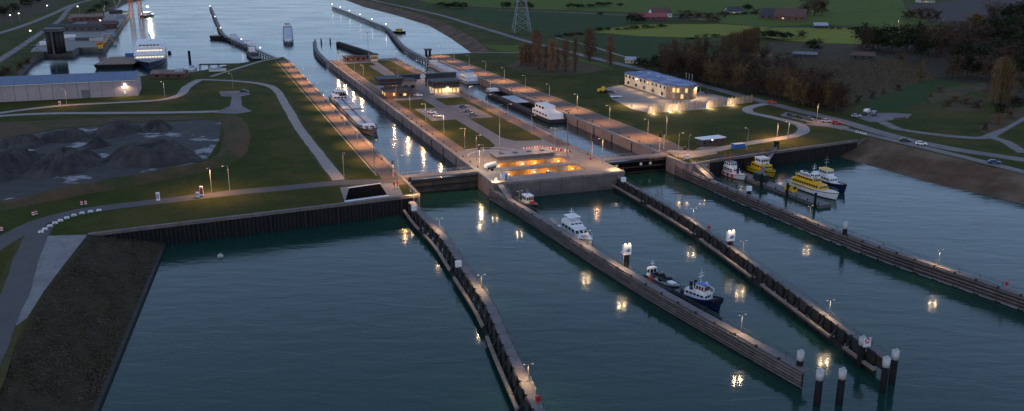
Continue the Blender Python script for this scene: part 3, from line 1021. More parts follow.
# ================================================================== JETTIES
def jetty(label, pts, deckz, width, side, bay, style, rail_z=(), beam_off=2.6, railing=True, name='guide_jetty', deckm=None, railm=None, cat='jetty', back=True):
    """timber guide jetty along pts (world xy).  side=+1: fenders on the left going along, -1: on the right"""
    L = smooth_line(pts, 3.0)
    acc = [0]
    for a, c in zip(L[:-1], L[1:]):
        acc.append(acc[-1] + (c - a).length)
    n = max(2, round(acc[-1] / bay))

    def at(d):
        for i in range(len(L) - 1):
            if acc[i + 1] >= d - 1e-6:
                return L[i].lerp(L[i + 1], (d - acc[i]) / max(1e-6, acc[i + 1] - acc[i]))
        return L[-1]
    P = [at(acc[-1] * i / n) for i in range(n + 1)]
    o = Vector((P[0].x, P[0].y, 0))
    t = thing(name, label, cat, o)
    deckm = deckm or M_DECK
    railm = railm or M_TIMB
    nrm = []
    for i in range(n + 1):
        d = (P[min(n, i + 1)] - P[max(0, i - 1)]).normalized()
        nrm.append(Vector((-d.y, d.x, 0)) * side)
    for i in range(n):
        a, c = P[i] - o, P[i + 1] - o
        na = nrm[i]
        ang = math.atan2(c.y - a.y, c.x - a.x)
        ln = (c - a).length
        mid = (a + c) / 2
        nm = (nrm[i] + nrm[i + 1]) / 2
        piece('deck_panel', deckm, (mid.x, mid.y, deckz - 0.15), (ln - 0.05, width, 0.3), ang, t)
        # supporting piles
        for off in (-0.36, 0.34):
            q = a + na * width * off
            piece('pile', M_DTIMB, (q.x, q.y, (deckz - 3.3) / 2), (0.24, 0.24, deckz + 2.7), 0, t, 'cyl')
        for z in rail_z:
            q = mid + nm * (width / 2 + 0.28)
            piece('fender_beam', railm, (q.x, q.y, z), (ln - 0.08, 0.3, 0.44), ang, t)
        q = a + na * (width / 2 + 0.02)
        piece('fender_post', M_DTIMB, (q.x, q.y, deckz / 2 - 0.1), (0.42, 0.36, deckz + 0.7), ang, t)
        if style == 'wall' and back:
            q = mid + nm * (width / 2 - 0.2)
            piece('back_board', M_DTIMB, (q.x, q.y, deckz / 2 - 0.1), (ln - 0.1, 0.16, deckz - 0.6), ang, t)
        if style == 'trestle':
            # dark back boarding, rakers and a low timber log on the outside
            q = mid + nm * (width / 2 - 0.25)
            piece('back_board', M_DTIMB, (q.x, q.y, deckz - 1.6), (ln - 0.1, 0.2, 2.2), ang, t)
            q1, q2 = a + na * (width / 2), a + na * (width / 2 + beam_off - 0.2)
            bar('raker', M_DTIMB, (q1.x, q1.y, deckz - 0.6), (q2.x, q2.y, 1.3), 0.3, 0.34, t)
            bar('cross_tie', M_DTIMB, (q1.x, q1.y, 1.1), (q2.x, q2.y, 1.1), 0.24, 0.26, t)
            ql = mid + nm * (width / 2 + beam_off - 0.45)
            piece('glint_cover', M_DTIMB, (ql.x, ql.y, 0.35), (ln - 0.06, 0.16, 1.9), ang, t)  # added dark board; covers bright water reflections between the piles
            q = q2
            piece('pile', M_DTIMB, (q.x, q.y, -0.6), (0.22, 0.22, 4.2), 0, t, 'cyl')
            qm = mid + nm * (width / 2 + 0.25)
            piece('fender_board', M_DTIMB, (qm.x - math.cos(ang) * ln * 0.1, qm.y - math.sin(ang) * ln * 0.1, deckz - 1.5), (ln * 0.45, 0.34, 3.4), ang, t)
            if i % 7 != 6:
                q = mid + nm * (width / 2 + beam_off)
                piece('fender_log', M_LOG, (q.x, q.y, 1.5), (ln - 0.1, 0.75, 0.5), ang, t)
        if railing:
            q = a - na * (width / 2 - 0.12)
            piece('railing_post', M_DKGREY, (q.x, q.y, deckz + 0.55), (0.09, 0.09, 1.1), ang, t)
            q2 = c - nrm[i + 1] * (width / 2 - 0.12)
            for hz in (1.08, 0.6):
                bar('handrail', M_DKGREY, (q.x, q.y, deckz + hz), (q2.x, q2.y, deckz + hz), 0.07, 0.07, t)
    return t, P, nrm


def shifted(pts, off):
    """move a surveyed edge line sideways (towards its fender side) by off metres"""
    out = []
    for i in range(len(pts)):
        d = pts[min(i + 1, len(pts) - 1)] - pts[max(0, i - 1)]
        d = Vector((d.x, d.y, 0)).normalized()
        out.append(pts[i] + Vector((d.y, -d.x, 0)) * off)
    return out


J1 = shifted([G(x, y, 4.2) for x, y in ((409, 193), (424, 213), (447, 236), (469, 268), (493, 303), (511, 341), (533, 386), (552, 424))], 1.0)
jt1, P1, N1 = jetty('curved timber jetty running from the left gate head towards the viewer', J1, 4.2, 2.0, -1, 5.2, 'trestle', beam_off=1.6)
J2 = shifted([G(495.5, 189, 3.6), G(534, 211, 3.6), G(640, 275.5, 3.6), G(811, 369.5, 3.6)], 1.0)
jt2, P2, N2 = jetty('long straight jetty with stacked timber fender beams carrying yacht and tug', J2, 3.6, 2.0, -1, 6.4, 'wall', (0.45, 1.1, 1.75, 2.4, 3.05))
J3 = shifted([G(610, 172, 3.9), G(660, 200, 3.9), G(700, 224, 3.9), G(765, 269, 3.9), G(857, 335, 3.9), G(889, 357, 3.9)], 0.7)
jt3, P3, N3 = jetty('straight dark trestle jetty from the right gate to the white topped piles', J3, 3.9, 1.4, -1, 5.2, 'trestle', beam_off=1.5)
J4 = shifted([G(680, 165.5, 3.6), G(760, 198.5, 3.6), G(867, 240, 3.6), G(1024, 293, 3.6), G(1100, 320, 3.6)], 0.9)
jt4, P4, N4 = jetty('long dark brown jetty running off the right edge of the picture', J4, 3.6, 1.8, -1, 5.6, 'wall', (0.5, 1.35, 2.2, 3.05))
# north side
JN1 = [G(x, y, 5.0) for x, y in ((210.5, 7), (217, 22), (223, 34), (238, 42), (252, 48), (275, 58))]
jetty('far bent jetty on the canal behind the moored barges', JN1, 5.0, 3.0, -1, 9, 'wall', (3.6,), back=False)
JN2 = [G(x, y, 5.0) for x, y in ((333, 7), (352, 14), (372, 22), (387, 28), (394, 36), (403, 46), (420, 56), (433, 62))]
jetty('far curved jetty on the canal leading to the right lock', JN2, 5.0, 3.2, -1, 9, 'wall', (3.4, 4.4), back=False)
JN3 = [G(x, y, 5.0) for x, y in ((315, 42), (315.5, 48), (319, 54), (327, 61.5))]
jetty('short curved guide wall at the north tip of the island', JN3, 5.4, 3.0, -1, 5, 'wall', (2.4, 3.2, 4.0, 4.8), railing=False)
JN4 = [G(x, y, 5.0) for x, y in ((338, 42), (352, 46.5), (366, 51), (377, 55.5))]
jetty('dark straight guide wall north of the island lawn', JN4, 5.4, 3.0, -1, 5, 'wall', (2.4, 3.2, 4.0, 4.8), railing=False, deckm=M_DTIMB, railm=M_DTIMB)


def jlamp(P, frac, nrm, off, label, power=900, h=3.8, z=3.7, side=1):
    k = min(len(P) - 1, int(frac * (len(P) - 1)))
    p = P[k] + nrm[k] * off
    t = thing('jetty_lamp', label, 'lamp', (p.x, p.y, z), math.atan2(nrm[k].y, nrm[k].x))
    rod('pole', M_GALV, (0, 0, 0), (0, 0, h), 0.06, t)
    for sgn in (-1, 1):
        bar('arm', M_GALV, (0, 0, h - 0.05), (sgn * 0.62, 0, h + 0.16), 0.05, 0.05, t)
        piece('lamp_head', M_GREYM, (sgn * 0.8, 0, h + 0.2), (0.45, 0.24, 0.1), 0, t)
        piece('lens', M_LENS, (sgn * 0.8, 0, h + 0.13), (0.3, 0.16, 0.05), 0, t)
        lo = bpy.data.objects.new('lamp_light', spot_data(f'jetty_{power}', power * 0.36, WARM2, 150, 0.1))
        C.objects.link(lo)
        lo.parent = t
        lo.location = (sgn * 0.8, 0, h + 0.02)
    return t


for i, fr in enumerate((0.10, 0.30, 0.62, 0.9)):
    jlamp(P1, fr, N1, -0.6, f'double headed lamp on the curved left jetty, {nth(i)} from the gate head', 1000)
for i, fr in enumerate((0.03, 0.17, 0.46, 0.57, 0.9)):
    jlamp(P2, fr, N2, -0.7, f'double headed lamp on the jetty with the yacht and tug, {nth(i)} from the island', 1000)
for i, fr in enumerate((0.06, 0.40, 0.60, 0.88)):
    jlamp(P3, fr, N3, -0.4, f'double headed lamp on the dark trestle jetty, {nth(i)} from the right gate', 1000)
for i, fr in enumerate((0.12, 0.49, 0.78)):
    jlamp(P4, fr, N4, -0.6, f'double headed lamp on the far right jetty, {nth(i)} from the right gate head', 1000)
for i in range(6):
    p = JN2[0].lerp(JN2[3], i / 5.0)
    t = lamp((p.x, p.y, 5.0), 4.5, PI, f'far lamp on the canal jetty north of the right lock, {nth(i)} from its tip', 'lamps on the far canal jetty', 2500, SOFT, arm=0.8, glow=0.5)
for i in range(5):
    p = [G(211, 9, 5), G(216, 20, 5), G(222, 32, 5), G(243, 44, 5), G(262, 53, 5)][i]
    lamp((p.x, p.y, 5.0), 4.5, PI, f'far lamp on the bent canal jetty behind the moored barges, {nth(i)} from its tip', 'lamps on the far left canal jetty', 1800, SOFT, arm=0.8, glow=0.4)


# ---- white topped mooring piles
def mooring_pile(x, y, ztop, label, r=0.7, white=1.8, group=None, zb=-4.0):
    p = G(x, y, ztop)
    t = thing('mooring_pile', label, 'mooring pile', (p.x, p.y, 0), random.uniform(0, 1), group)
    mb = MB()
    mb.tube((0, 0, zb), (0, 0, ztop - white), r * 0.96, r * 0.94, 16)
    mb.build('shaft', M_BLACK, t, True)
    mb = MB()
    mb.tube((0, 0, ztop - white), (0, 0, ztop - 0.12), r, r, 18)
    mb.build('white_band', M_CAP, t, True)
    mb = MB()
    mb.tube((0, 0, ztop - 0.12), (0, 0, ztop), r * 1.04, r * 0.96, 18)
    mb.box((r * 0.5, 0, ztop + 0.12), (0.3, 0.5, 0.3))
    mb.box((-r * 0.4, r * 0.3, ztop + 0.1), (0.4, 0.3, 0.26))
    mb.build('cap', M_CAP, t)
    return t


for x, y, z, lab in [(801, 351.5, 6.5, 'white topped pile behind the end of the tug jetty'), (820.5, 370.5, 7, 'white topped black pile just right of the tug jetty end'),
                     (843, 369.5, 7, 'white topped black pile with a lamp reflection beside it'), (887, 358, 7, 'left one of two white topped piles past the trestle jetty end'),
                     (896, 350.5, 7, 'right one of two white topped piles past the trestle jetty end')]:
    mooring_pile(x, y, z, lab)
mooring_pile(863, 337.5, 6.5, 'white topped pile at the trestle jetty end by the red and white sign', 0.7, 1.6)
mooring_pile(846, 222.5, 7.0, 'lone white topped pile behind the far right jetty', 0.65, 1.8)
mooring_pile(321, 38, 6.5, 'far white topped pile right of the island tip', 0.7, 1.6)
mooring_pile(330, 37.5, 6.5, 'far white topped pile between the two northern guide walls', 0.7, 1.6)
mooring_pile(337, 41, 6.5, 'far white topped pile at the end of the dark northern guide wall', 0.8, 1.6)
mooring_pile(315, 39, 6.5, 'far white topped pile on the curved northern guide wall', 0.8, 1.6)


def box_beacon(p, label, zb, h, rz=0.3, pic=True, lit=True):
    """pile head with a white illuminated sign box"""
    t = thing('sign_pile', label, 'sign', (p.x, p.y, 0), rz)
    if zb < 3:
        piece('shaft', M_BLACK, (0, 0, (zb + h) / 2), (0.75, 0.75, h - zb), 0, t, 'cyl')
    else:
        piece('post', M_GALV, (0, 0, (zb + h) / 2), (0.1, 0.1, h - zb), 0, t, 'cyl')
    w, hh = (2.2, 2.6) if pic else (1.5, 1.5)
    piece('sign_box', M_WHITE, (0, 0, h + hh / 2), (w, 0.9, hh), 0, t)
    if pic:
        piece('blue_panel', M_BLUE, (0.1, -0.47, h + hh * 0.4), (1.1, 0.05, 0.55), 0, t)
        piece('blue_panel', M_BLUE, (0.3, -0.47, h + hh * 0.58), (0.6, 0.05, 0.3), 0, t)
    if lit:
        for sx in (-0.6, 0.6):
            piece('lamp', M_LENS, (sx, -0.3, h + hh + 0.35), (0.4, 0.3, 0.3), 0, t)
            bar('lamp_arm', M_GALV, (sx, 0, h + hh), (sx, -0.3, h + hh + 0.3), 0.06, 0.06, t)
            lo = bpy.data.objects.new('lamp_light', spot_data('sign_lamp', 18, SOFT, 160, 0.2))
            C.objects.link(lo)
            lo.parent = t
            lo.location = (sx, -0.95, h + hh + 0.35)
    return t


box_beacon(G(626, 270, 0), 'black pile with lit white sign box behind the tug jetty', -4, 4.4)
box_beacon(G(729.5, 251, 2), 'black pile with lit white sign box beside the trestle jetty', -4, 5.0)
box_beacon(P1[4] + N1[4] * 1.4, 'plain white box on the curved jetty near the left gate', 3.6, 4.3, 0.4, False, False)
box_beacon(P1[min(len(P1) - 1, 14)] + N1[min(len(P1) - 1, 14)] * 1.4, 'plain white box halfway along the curved jetty', 3.6, 4.3, 0.4, False, False)
box_beacon(P3[3] + N3[3] * 1.2, 'plain white box near the island end of the trestle jetty', 3.6, 4.3, 0.4, False, False)
box_beacon(G(687, 160, 6), 'small white box on the right gate head', 5, 6.6, 0.4, False, False)
box_beacon(G(747, 192, 5) + Vector((1.5, 3, 0)), 'white box standing behind the far right jetty near the pilot boat', -2, 4.6, 0.2, False, False)
# red and white prohibition sign at the trestle jetty end
t = thing('round_sign', 'red and white sign at the end of the trestle jetty', 'sign', G(866, 352, 3.9), 0.3)
rod('post', M_GALV, (0, 0, 0), (0, 0, 1.4), 0.07, t)
piece('board', M_WHITE, (0, 0, 2.1), (1.7, 0.12, 1.9), 0, t)
o = piece('red_ring', M_RED, (0, -0.09, 2.5), (0.62, 0.62, 0.08), 0, t, 'cyl', rot=(PI / 2, 0, 0))
o = piece('white_disc', M_WHITE, (0, -0.15, 2.5), (0.4, 0.4, 0.06), 0, t, 'cyl', rot=(PI / 2, 0, 0))
piece('red_bar', M_RED, (0, -0.19, 2.5), (0.16, 0.04, 0.85), 0, t)
# red lifebuoy cabinets on the jetties
for p, lab in [(P2[15] - N2[15] * 0.5, 'red lifebuoy cabinet on the jetty beside the flat workboat'), (P3[14] - N3[14] * 0.3, 'red lifebuoy cabinet beside the lamp on the trestle jetty'),
               (G(1006, 288.5, 3.6), 'red lifebuoy cabinet on the far right jetty'), (G(538, 401, 4.4), 'red lifebuoy cabinet at the near end of the curved jetty')]:
    t = thing('lifebuoy_cabinet', lab, 'lifebuoy', (p.x, p.y, 3.7), 0.6)
    rod('post', M_GALV, (0, 0, 0), (0, 0, 0.7), 0.05, t)
    piece('cabinet', M_RED, (0, 0, 1.15), (0.85, 0.35, 0.95), 0, t)
    piece('lid', M_RED, (0, -0.02, 1.66), (0.95, 0.45, 0.08), 0, t)
    for sx in (-0.2, 0.2):
        piece('hinge', M_GALV, (sx, -0.19, 1.5), (0.06, 0.04, 0.12), 0, t)
# gangways down to the jetties
for a, c, lab in [(LK(92.6, 268.5, 6.0), P2[2] + Vector((0, 0, 3.9)), 'narrow footbridge from the island corner down to the tug jetty'),
                  (LK(170, 270, 6.1), P4[4] + Vector((0, 0, 3.9)), 'narrow footbridge from the right gate head down to the far right jetty'),
                  (LK(139, 268, 6.0), P3[2] + Vector((0, 0, 3.9)), 'short footbridge from the island to the trestle jetty')]:
    t = thing('footbridge', lab, 'footbridge', (a.x, a.y, 0))
    dv = c - Vector((a.x, a.y, 0))
    a2, c2 = Vector((0, 0, a.z)), dv
    side_v = Vector((-(c2 - a2).y, (c2 - a2).x, 0)).normalized()
    bar('deck', M_CONC, a2, c2, 1.9, 0.25, t)
    for sg in (-0.9, 0.9):
        bar('handrail', M_GALV, a2 + side_v * sg + Vector((0, 0, 1.1)), c2 + side_v * sg + Vector((0, 0, 1.1)), 0.07, 0.07, t)
        for j in range(6):
            q = a2.lerp(c2, j / 5.0) + side_v * sg
            rod('railing_post', M_GALV, q, q + Vector((0, 0, 1.1)), 0.04, t)

# ================================================================== VESSELS  (local +x = bow, origin at mid-length on the waterline)
def vessel(name, label, stern, bow, z, cat, group=None, length=None):
    a, c = G(stern[0], stern[1], z), G(bow[0], bow[1], z)
    d = c - a
    t = thing(name, label, cat, (a + c) / 2, math.atan2(d.y, d.x), group)
    return t, d.length


def hull(t, L, B, fs, fb, mats, bow=0.3, transom=0.9, draft=0.8, over=0.06, bluff=2.2, bul=0.0):
    """mats: boot, side, deck"""
    n = 18
    rows = []
    for i in range(n + 1):
        k = i / n
        x = -L / 2 + L * k
        hb = B / 2
        if k < 0.2:
            hb *= transom + (1 - transom) * (k / 0.2)
        if k > 1 - bow:
            hb *= max(0.015, 1 - ((k - 1 + bow) / bow) ** bluff)
        sh = fs + (fb - fs) * max(0, (k - 0.45) / 0.55) ** 2
        xo = L * over * max(0, (k - 0.6) / 0.4) ** 2
        wl = 0.94 if k < 1 - bow else 0.94 - 0.25 * ((k - 1 + bow) / bow)
        rows.append([(x - xo, hb * wl * 0.75, -draft), (x - xo * 0.6, hb * wl, 0.28), (x, hb, sh), (x, hb * 0.985, sh + bul)])
    b = MB()
    N = 4
    vs = []
    for r in rows:
        vs += [p for p in r] + [(p[0], -p[1], p[2]) for p in r]
    S = 2 * N
    fs_, ms = [], []
    for i in range(n):
        for j in range(N - 1):
            m = 0 if j == 0 else 1
            a, c = i * S + j, (i + 1) * S + j
            fs_.append((a, a + 1, c + 1, c))
            ms.append(m)
            a, c = a + N, c + N
            fs_.append((a, c, c + 1, a + 1))
            ms.append(m)
        a, c = i * S + 2, (i + 1) * S + 2
        fs_.append((a, a + N, c + N, c))
        ms.append(2)
    fs_.append((0, N, N + 1, 1))
    ms.append(0)
    fs_.append((1, N + 1, N + 2, 2))
    ms.append(1)
    for f, m in zip(fs_, ms):
        b.f.append(list(f))
        b.m.append(m)
    b.v = [tuple(v) for v in vs]
    o = b.build('hull', mats, t)
    # rubbing strake
    b = MB()
    for i in range(n):
        for sg in (1, -1):
            p, q = rows[i][2], rows[i + 1][2]
            b.beam((p[0], sg * (p[1] + 0.03), p[2] - 0.12), (q[0], sg * (q[1] + 0.03), q[2] - 0.12), 0.14, 0.2)
    b.build('rubbing_strake', mats[0], t)
    return o


def house(t, name, m, x0, x1, hw, z0, z1, rf=0.0, rb=0.0, side=0.06, nwin=0, wh=None, wz=None, front=0, wm=None, roof=None, hwf=None):
    """cabin block with raked front and back and a row of window panes"""
    hf = hwf or hw
    b = MB()
    b.loft([[(x0, -hw, z0), (x1, -hf, z0), (x1, hf, z0), (x0, hw, z0)],
            [(x0 + rb, -hw + side, z1), (x1 - rf, -hf + side, z1), (x1 - rf, hf - side, z1), (x0 + rb, hw - side, z1)]])
    o = b.build(name, m, t)
    H = z1 - z0
    wh = wh or H * 0.42
    wz = wz or z0 + H * 0.62
    wm = wm or M_GLASS
    k = (wz - z0) / H
    xa, xb = x0 + rb * k, x1 - rf * k
    for i in range(nwin):
        w = (xb - xa) * 0.9 / nwin
        x = xa + (xb - xa) * 0.05 + w * (i + 0.5)
        for sg in (-1, 1):
            f = (x - xa) / max(0.01, xb - xa)
            y = (hw + (hf - hw) * f) - side * k + 0.005
            piece('window', wm, (x, sg * y, wz), (w * 0.72, 0.08, wh), sg * math.atan2(hf - hw, xb - xa), o)
    for i in range(front):
        w = (hf * 2) * 0.9 / front
        y = -hf * 0.9 + w * (i + 0.5)
        piece('window', wm, (xb + 0.005, y, wz), (0.08, w * 0.76, wh * 1.05), 0, o, rot=(0, -math.atan2(rf, H), 0))
    if roof:
        piece('roof', roof, ((x0 + rb + x1 - rf) / 2, 0, z1 + 0.06), (x1 - rf - x0 - rb + 0.5, 2 * min(hw, hf) + 0.25, 0.12), 0, o)
    return o


def mast(t, x, z0, h, m=None, cross=1.4, r=0.07):
    m = m or M_WHITE
    b = MB()
    b.tube((x, 0, z0), (x, 0, z0 + h), r, r * 0.6, 6)
    b.beam((x, -cross / 2, z0 + h * 0.72), (x, cross / 2, z0 + h * 0.72), 0.08, 0.08)
    b.box((x + 0.1, 0, z0 + h * 0.5), (0.25, cross * 0.8, 0.14))
    return b.build('mast', m, t)


def rails(t, pts, h=0.9, m=None):
    b = MB()
    for sg in (1, -1):
        for (p, q) in zip(pts[:-1], pts[1:]):
            b.tube((p[0], sg * p[1], p[2] + h), (q[0], sg * q[1], q[2] + h), 0.04, 0.04, 5)
        for p in pts:
            b.tube((p[0], sg * p[1], p[2]), (p[0], sg * p[1], p[2] + h), 0.035, 0.035, 5)
    return b.build('railing', m or M_GALV, t)


# --- white motor yacht beside the straight jetty
t, L = vessel('motor_yacht', 'white motor yacht with navy lower hull moored at the straight jetty', (562.5, 229), (592, 248), 0, 'yacht')
B = L * 0.29
hull(t, L, B, 1.5, 2.5, [M_NAVY, M_WHITE, M_WHITE], 0.45, 0.9, over=0.05, bluff=2.0)
piece('blue_stripe', M_NAVY, (-L * 0.12, 0, 0.62), (L * 0.74, B * 1.0, 0.55), 0, t)
hs1 = house(t, 'deck_house', M_WHITE, -L * 0.36, L * 0.22, B * 0.40, 1.5, 3.7, 2.3, 0.6, 0.35, 4, 1.0, 2.85, 3)
hs2 = house(t, 'flybridge', M_WHITE, -L * 0.34, L * 0.02, B * 0.37, 3.7, 4.7, 1.3, 0.4, 0.2, 0, front=3, wh=0.5)
piece('hard_top', M_WHITE, (-L * 0.17, 0, 6.0), (L * 0.22, B * 0.66, 0.14), 0, t)
b = MB()
for sx in (-0.24, -0.10):
    for sg in (-1, 1):
        b.beam((L * sx, sg * B * 0.3, 4.6), (L * sx - 0.2, sg * B * 0.3, 6.0), 0.12, 0.2)
b.build('radar_arch', M_WHITE, t)
mast(t, -L * 0.2, 6.0, 2.2, M_WHITE, 1.6, 0.1)
piece('radar_dome', M_WHITE, (-L * 0.17, 0.5, 6.5), (0.35, 0.35, 0.5), 0, t, 'cyl')
piece('sunbed', M_CREAM, (L * 0.27, 0, 2.15), (1.8, 1.5, 0.25), 0, t)
rails(t, [(L * 0.1, B * 0.46, 1.75), (L * 0.25, B * 0.40, 2.0), (L * 0.38, B * 0.25, 2.3), (L * 0.48, 0.1, 2.5)])
piece('swim_platform', M_DECK, (-L * 0.53, 0, 0.4), (1.0, B * 0.8, 0.15), 0, t)

# --- navy tug with white house
t, L = vessel('tugboat', 'navy tugboat with white deckhouse and red framed wheelhouse windows', (676, 295), (721, 312), 0, 'tugboat')
B = L * 0.31
hull(t, L, B, 1.5, 3.1, [M_BLACK, M_NAVY, M_DECK], 0.36, 0.82, over=0.05, bluff=2.4, bul=0.5)
house(t, 'deck_house', M_WHITE, -L * 0.24, L * 0.24, B * 0.36, 1.5, 3.4, 0.5, 0.2, 0.1, 5, 0.5, 2.7, 3)
wh = house(t, 'wheelhouse', M_WHITE, -L * 0.02, L * 0.17, B * 0.27, 3.4, 5.3, -0.15, 0.1, 0.08, 3, 0.75, 4.6, 4, roof=M_BLUE)
for i in range(4):
    piece('window_frame', M_RED, (L * 0.17 + 0.06, -B * 0.24 + i * B * 0.16, 4.05), (0.12, B * 0.13, 0.2), 0, wh)
for sg in (-1, 1):
    piece('window_frame', M_RED, (L * 0.075, sg * (B * 0.27 - 0.01), 4.1), (L * 0.17, 0.1, 0.18), 0, wh)
for sg in (-1, 1):
    b = MB()
    b.tube((-L * 0.12, sg * B * 0.2, 3.3), (-L * 0.13, sg * B * 0.2, 5.2), 0.42, 0.36, 12)
    b.build('funnel', M_BLACK, t)
mast(t, L * 0.03, 5.4, 3.4, M_WHITE, 2.2)
piece('searchlight', M_WHITE, (L * 0.13, 0.5, 5.65), (0.3, 0.3, 0.4), 0, t)
piece('tow_winch', M_DKGREY, (-L * 0.29, 0, 2.0), (1.4, 2.2, 1.0), 0, t)
piece('tow_hook', M_DKGREY, (-L * 0.37, 0, 2.0), (0.4, 0.4, 1.2), 0, t, 'cyl')
rails(t, [(-L * 0.2, B * 0.34, 3.4), (-L * 0.1, B * 0.34, 3.4), (0, B * 0.34, 3.4)], 0.9)
for i in range(5):
    a = -1.0 + i * 0.5
    piece('tyre_fender', M_TYRE, (L * 0.49 - abs(a) * 0.9, a * 1.5, 2.4), (0.45, 0.45, 0.3), 0, t, 'cyl', rot=(0, PI / 2, 0))
b = MB()
b.beam((L * 0.27, 0, 2.9), (L * 0.33, 0, 5.0), 0.14, 0.14)
b.beam((L * 0.33, 0, 5.0), (L * 0.16, 0, 5.6), 0.1, 0.1)
b.build('forestay', M_WHITE, t)

for i in range(6):
    piece('side_fender', M_TYRE, (-L * 0.4 + i * L * 0.14, -B * 0.5, 1.0), (0.4, 0.4, 0.25), 0, t, 'cyl', rot=(PI / 2, 0, 0))
# --- flat workboat behind the tug
t, L = vessel('workboat', 'flat grey workboat with black tanks on deck behind the tug', (649, 279), (679, 294), 0, 'workboat')
B = L * 0.33
hull(t, L, B, 1.5, 1.9, [M_BLACK, M_GREYM, M_HATCH], 0.3, 0.95, over=0.03, bluff=2.6, bul=0.35)
for x, y in ((-0.28, -0.1), (-0.16, 0.15), (-0.02, -0.12), (0.1, 0.1)):
    b = MB()
    b.tube((L * x, B * y - 0.9, 2.1), (L * x, B * y + 0.9, 2.1), 0.55, 0.55, 10)
    b.build('tank', M_BLACK, t)
house(t, 'cabin', M_WHITE, -L * 0.46, -L * 0.36, B * 0.3, 1.5, 3.6, 0.1, 0, 0.05, 1, front=2)
mast(t, -L * 0.41, 3.6, 2.0)
rails(t, [(-L * 0.3, B * 0.46, 1.85), (-L * 0.1, B * 0.47, 1.85), (L * 0.1, B * 0.47, 1.85), (L * 0.25, B * 0.4, 1.95)])
piece('hatch', M_WHITE, (L * 0.25, 0, 2.0), (2.0, 1.6, 0.4), 0, t)

# --- small dark workboat in the corner by the island
t, L = vessel('small_tug', 'small dark workboat with white cabin tucked into the island corner', (518, 200), (537, 211), 0, 'workboat')
B = L * 0.33
hull(t, L, B, 1.2, 1.9, [M_BLACK, M_NAVY, M_DECK], 0.4, 0.85, bul=0.3)
house(t, 'wheelhouse', M_WHITE, -L * 0.1, L * 0.12, B * 0.28, 1.2, 3.7, -0.1, 0.1, 0.06, 2, front=3, roof=M_WHITE)
piece('red_locker', M_RED, (L * 0.22, 0.2, 1.9), (1.2, 1.3, 0.7), 0, t)
piece('engine_box', M_BLACK, (-L * 0.26, 0, 1.6), (2.2, 1.8, 0.9), 0, t)
mast(t, 0, 3.7, 2.4, M_GALV)

# --- pilot boat with red stripes
t, L = vessel('pilot_boat', 'white rescue boat with red stripes moored at the pontoon', (719, 171.5), (745, 181), 0, 'boat')
B = L * 0.28
hull(t, L, B, 1.5, 2.4, [M_RED, M_WHITE, M_WHITE], 0.4, 0.9)
house(t, 'deck_house', M_WHITE, -L * 0.32, L * 0.2, B * 0.38, 1.5, 3.6, 1.0, 0.2, 0.15, 4, 0.6, 2.9, 3)
house(t, 'wheelhouse', M_WHITE, -L * 0.2, L * 0.06, B * 0.32, 3.6, 5.4, 0.4, 0.1, 0.12, 3, 0.7, 4.7, 3, roof=M_NAVY)
for i in range(4):
    for sg in (-1, 1):
        piece('red_stripe', M_RED, (-L * 0.3 + i * L * 0.16, sg * (B * 0.5 - 0.02 - 0.02 * i), 1.0), (L * 0.06, 0.14, 1.1), 0, t, rot=(0, 0.5, 0))
piece('red_stripe', M_RED, (-L * 0.05, 0, 2.3), (L * 0.4, B * 0.79, 0.25), 0, t)
mast(t, -L * 0.1, 5.4, 3.2, M_ORANGE, 2.0, 0.1)
mast(t, -L * 0.3, 3.6, 4.4, M_ORANGE, 1.2, 0.1)
rails(t, [(0, B * 0.47, 1.6), (L * 0.2, B * 0.44, 1.7), (L * 0.36, B * 0.26, 2.1), (L * 0.47, 0.1, 2.3)])

# --- yellow buoy tender with crane
t, L = vessel('buoy_tender', 'yellow workboat with a deck crane behind the green container', (738, 164.5), (775, 178.5), 0, 'workboat')
B = L * 0.25
hull(t, L, B, 1.7, 2.5, [M_BLACK, M_YEL, M_DECK], 0.32, 0.9, bul=0.4)
house(t, 'deck_house', M_YEL, -L * 0.02, L * 0.3, B * 0.36, 1.7, 4.0, 0.3, 0.1, 0.1, 4, 0.6, 3.1, 3)
house(t, 'wheelhouse', M_WHITE, L * 0.06, L * 0.22, B * 0.32, 4.0, 6.2, 0.2, 0.1, 0.1, 3, 0.8, 5.3, 4, roof=M_WHITE)
b = MB()
b.tube((-L * 0.3, 0, 1.7), (-L * 0.3, 0, 4.0), 0.55, 0.5, 10)
b.beam((-L * 0.3, 0, 4.2), (-L * 0.1, 0.6, 5.4), 0.5, 0.6)
b.beam((-L * 0.1, 0.6, 5.4), (-L * 0.06, 0.8, 3.2), 0.35, 0.4)
b.build('deck_crane', M_YEL, t)
for x, y in ((-0.42, 0.2), (-0.36, -0.22), (-0.2, 0.25), (-0.16, -0.2)):
    piece('buoy', M_YEL, (L * x, B * y, 2.5), (0.7, 0.7, 1.5), 0, t, 'cone')
mast(t, L * 0.12, 6.2, 4.0, M_ORANGE, 2.4, 0.1)
rails(t, [(-L * 0.45, B * 0.44, 2.1), (-L * 0.2, B * 0.47, 2.1), (0, B * 0.47, 2.1)], 0.8, M_YEL)

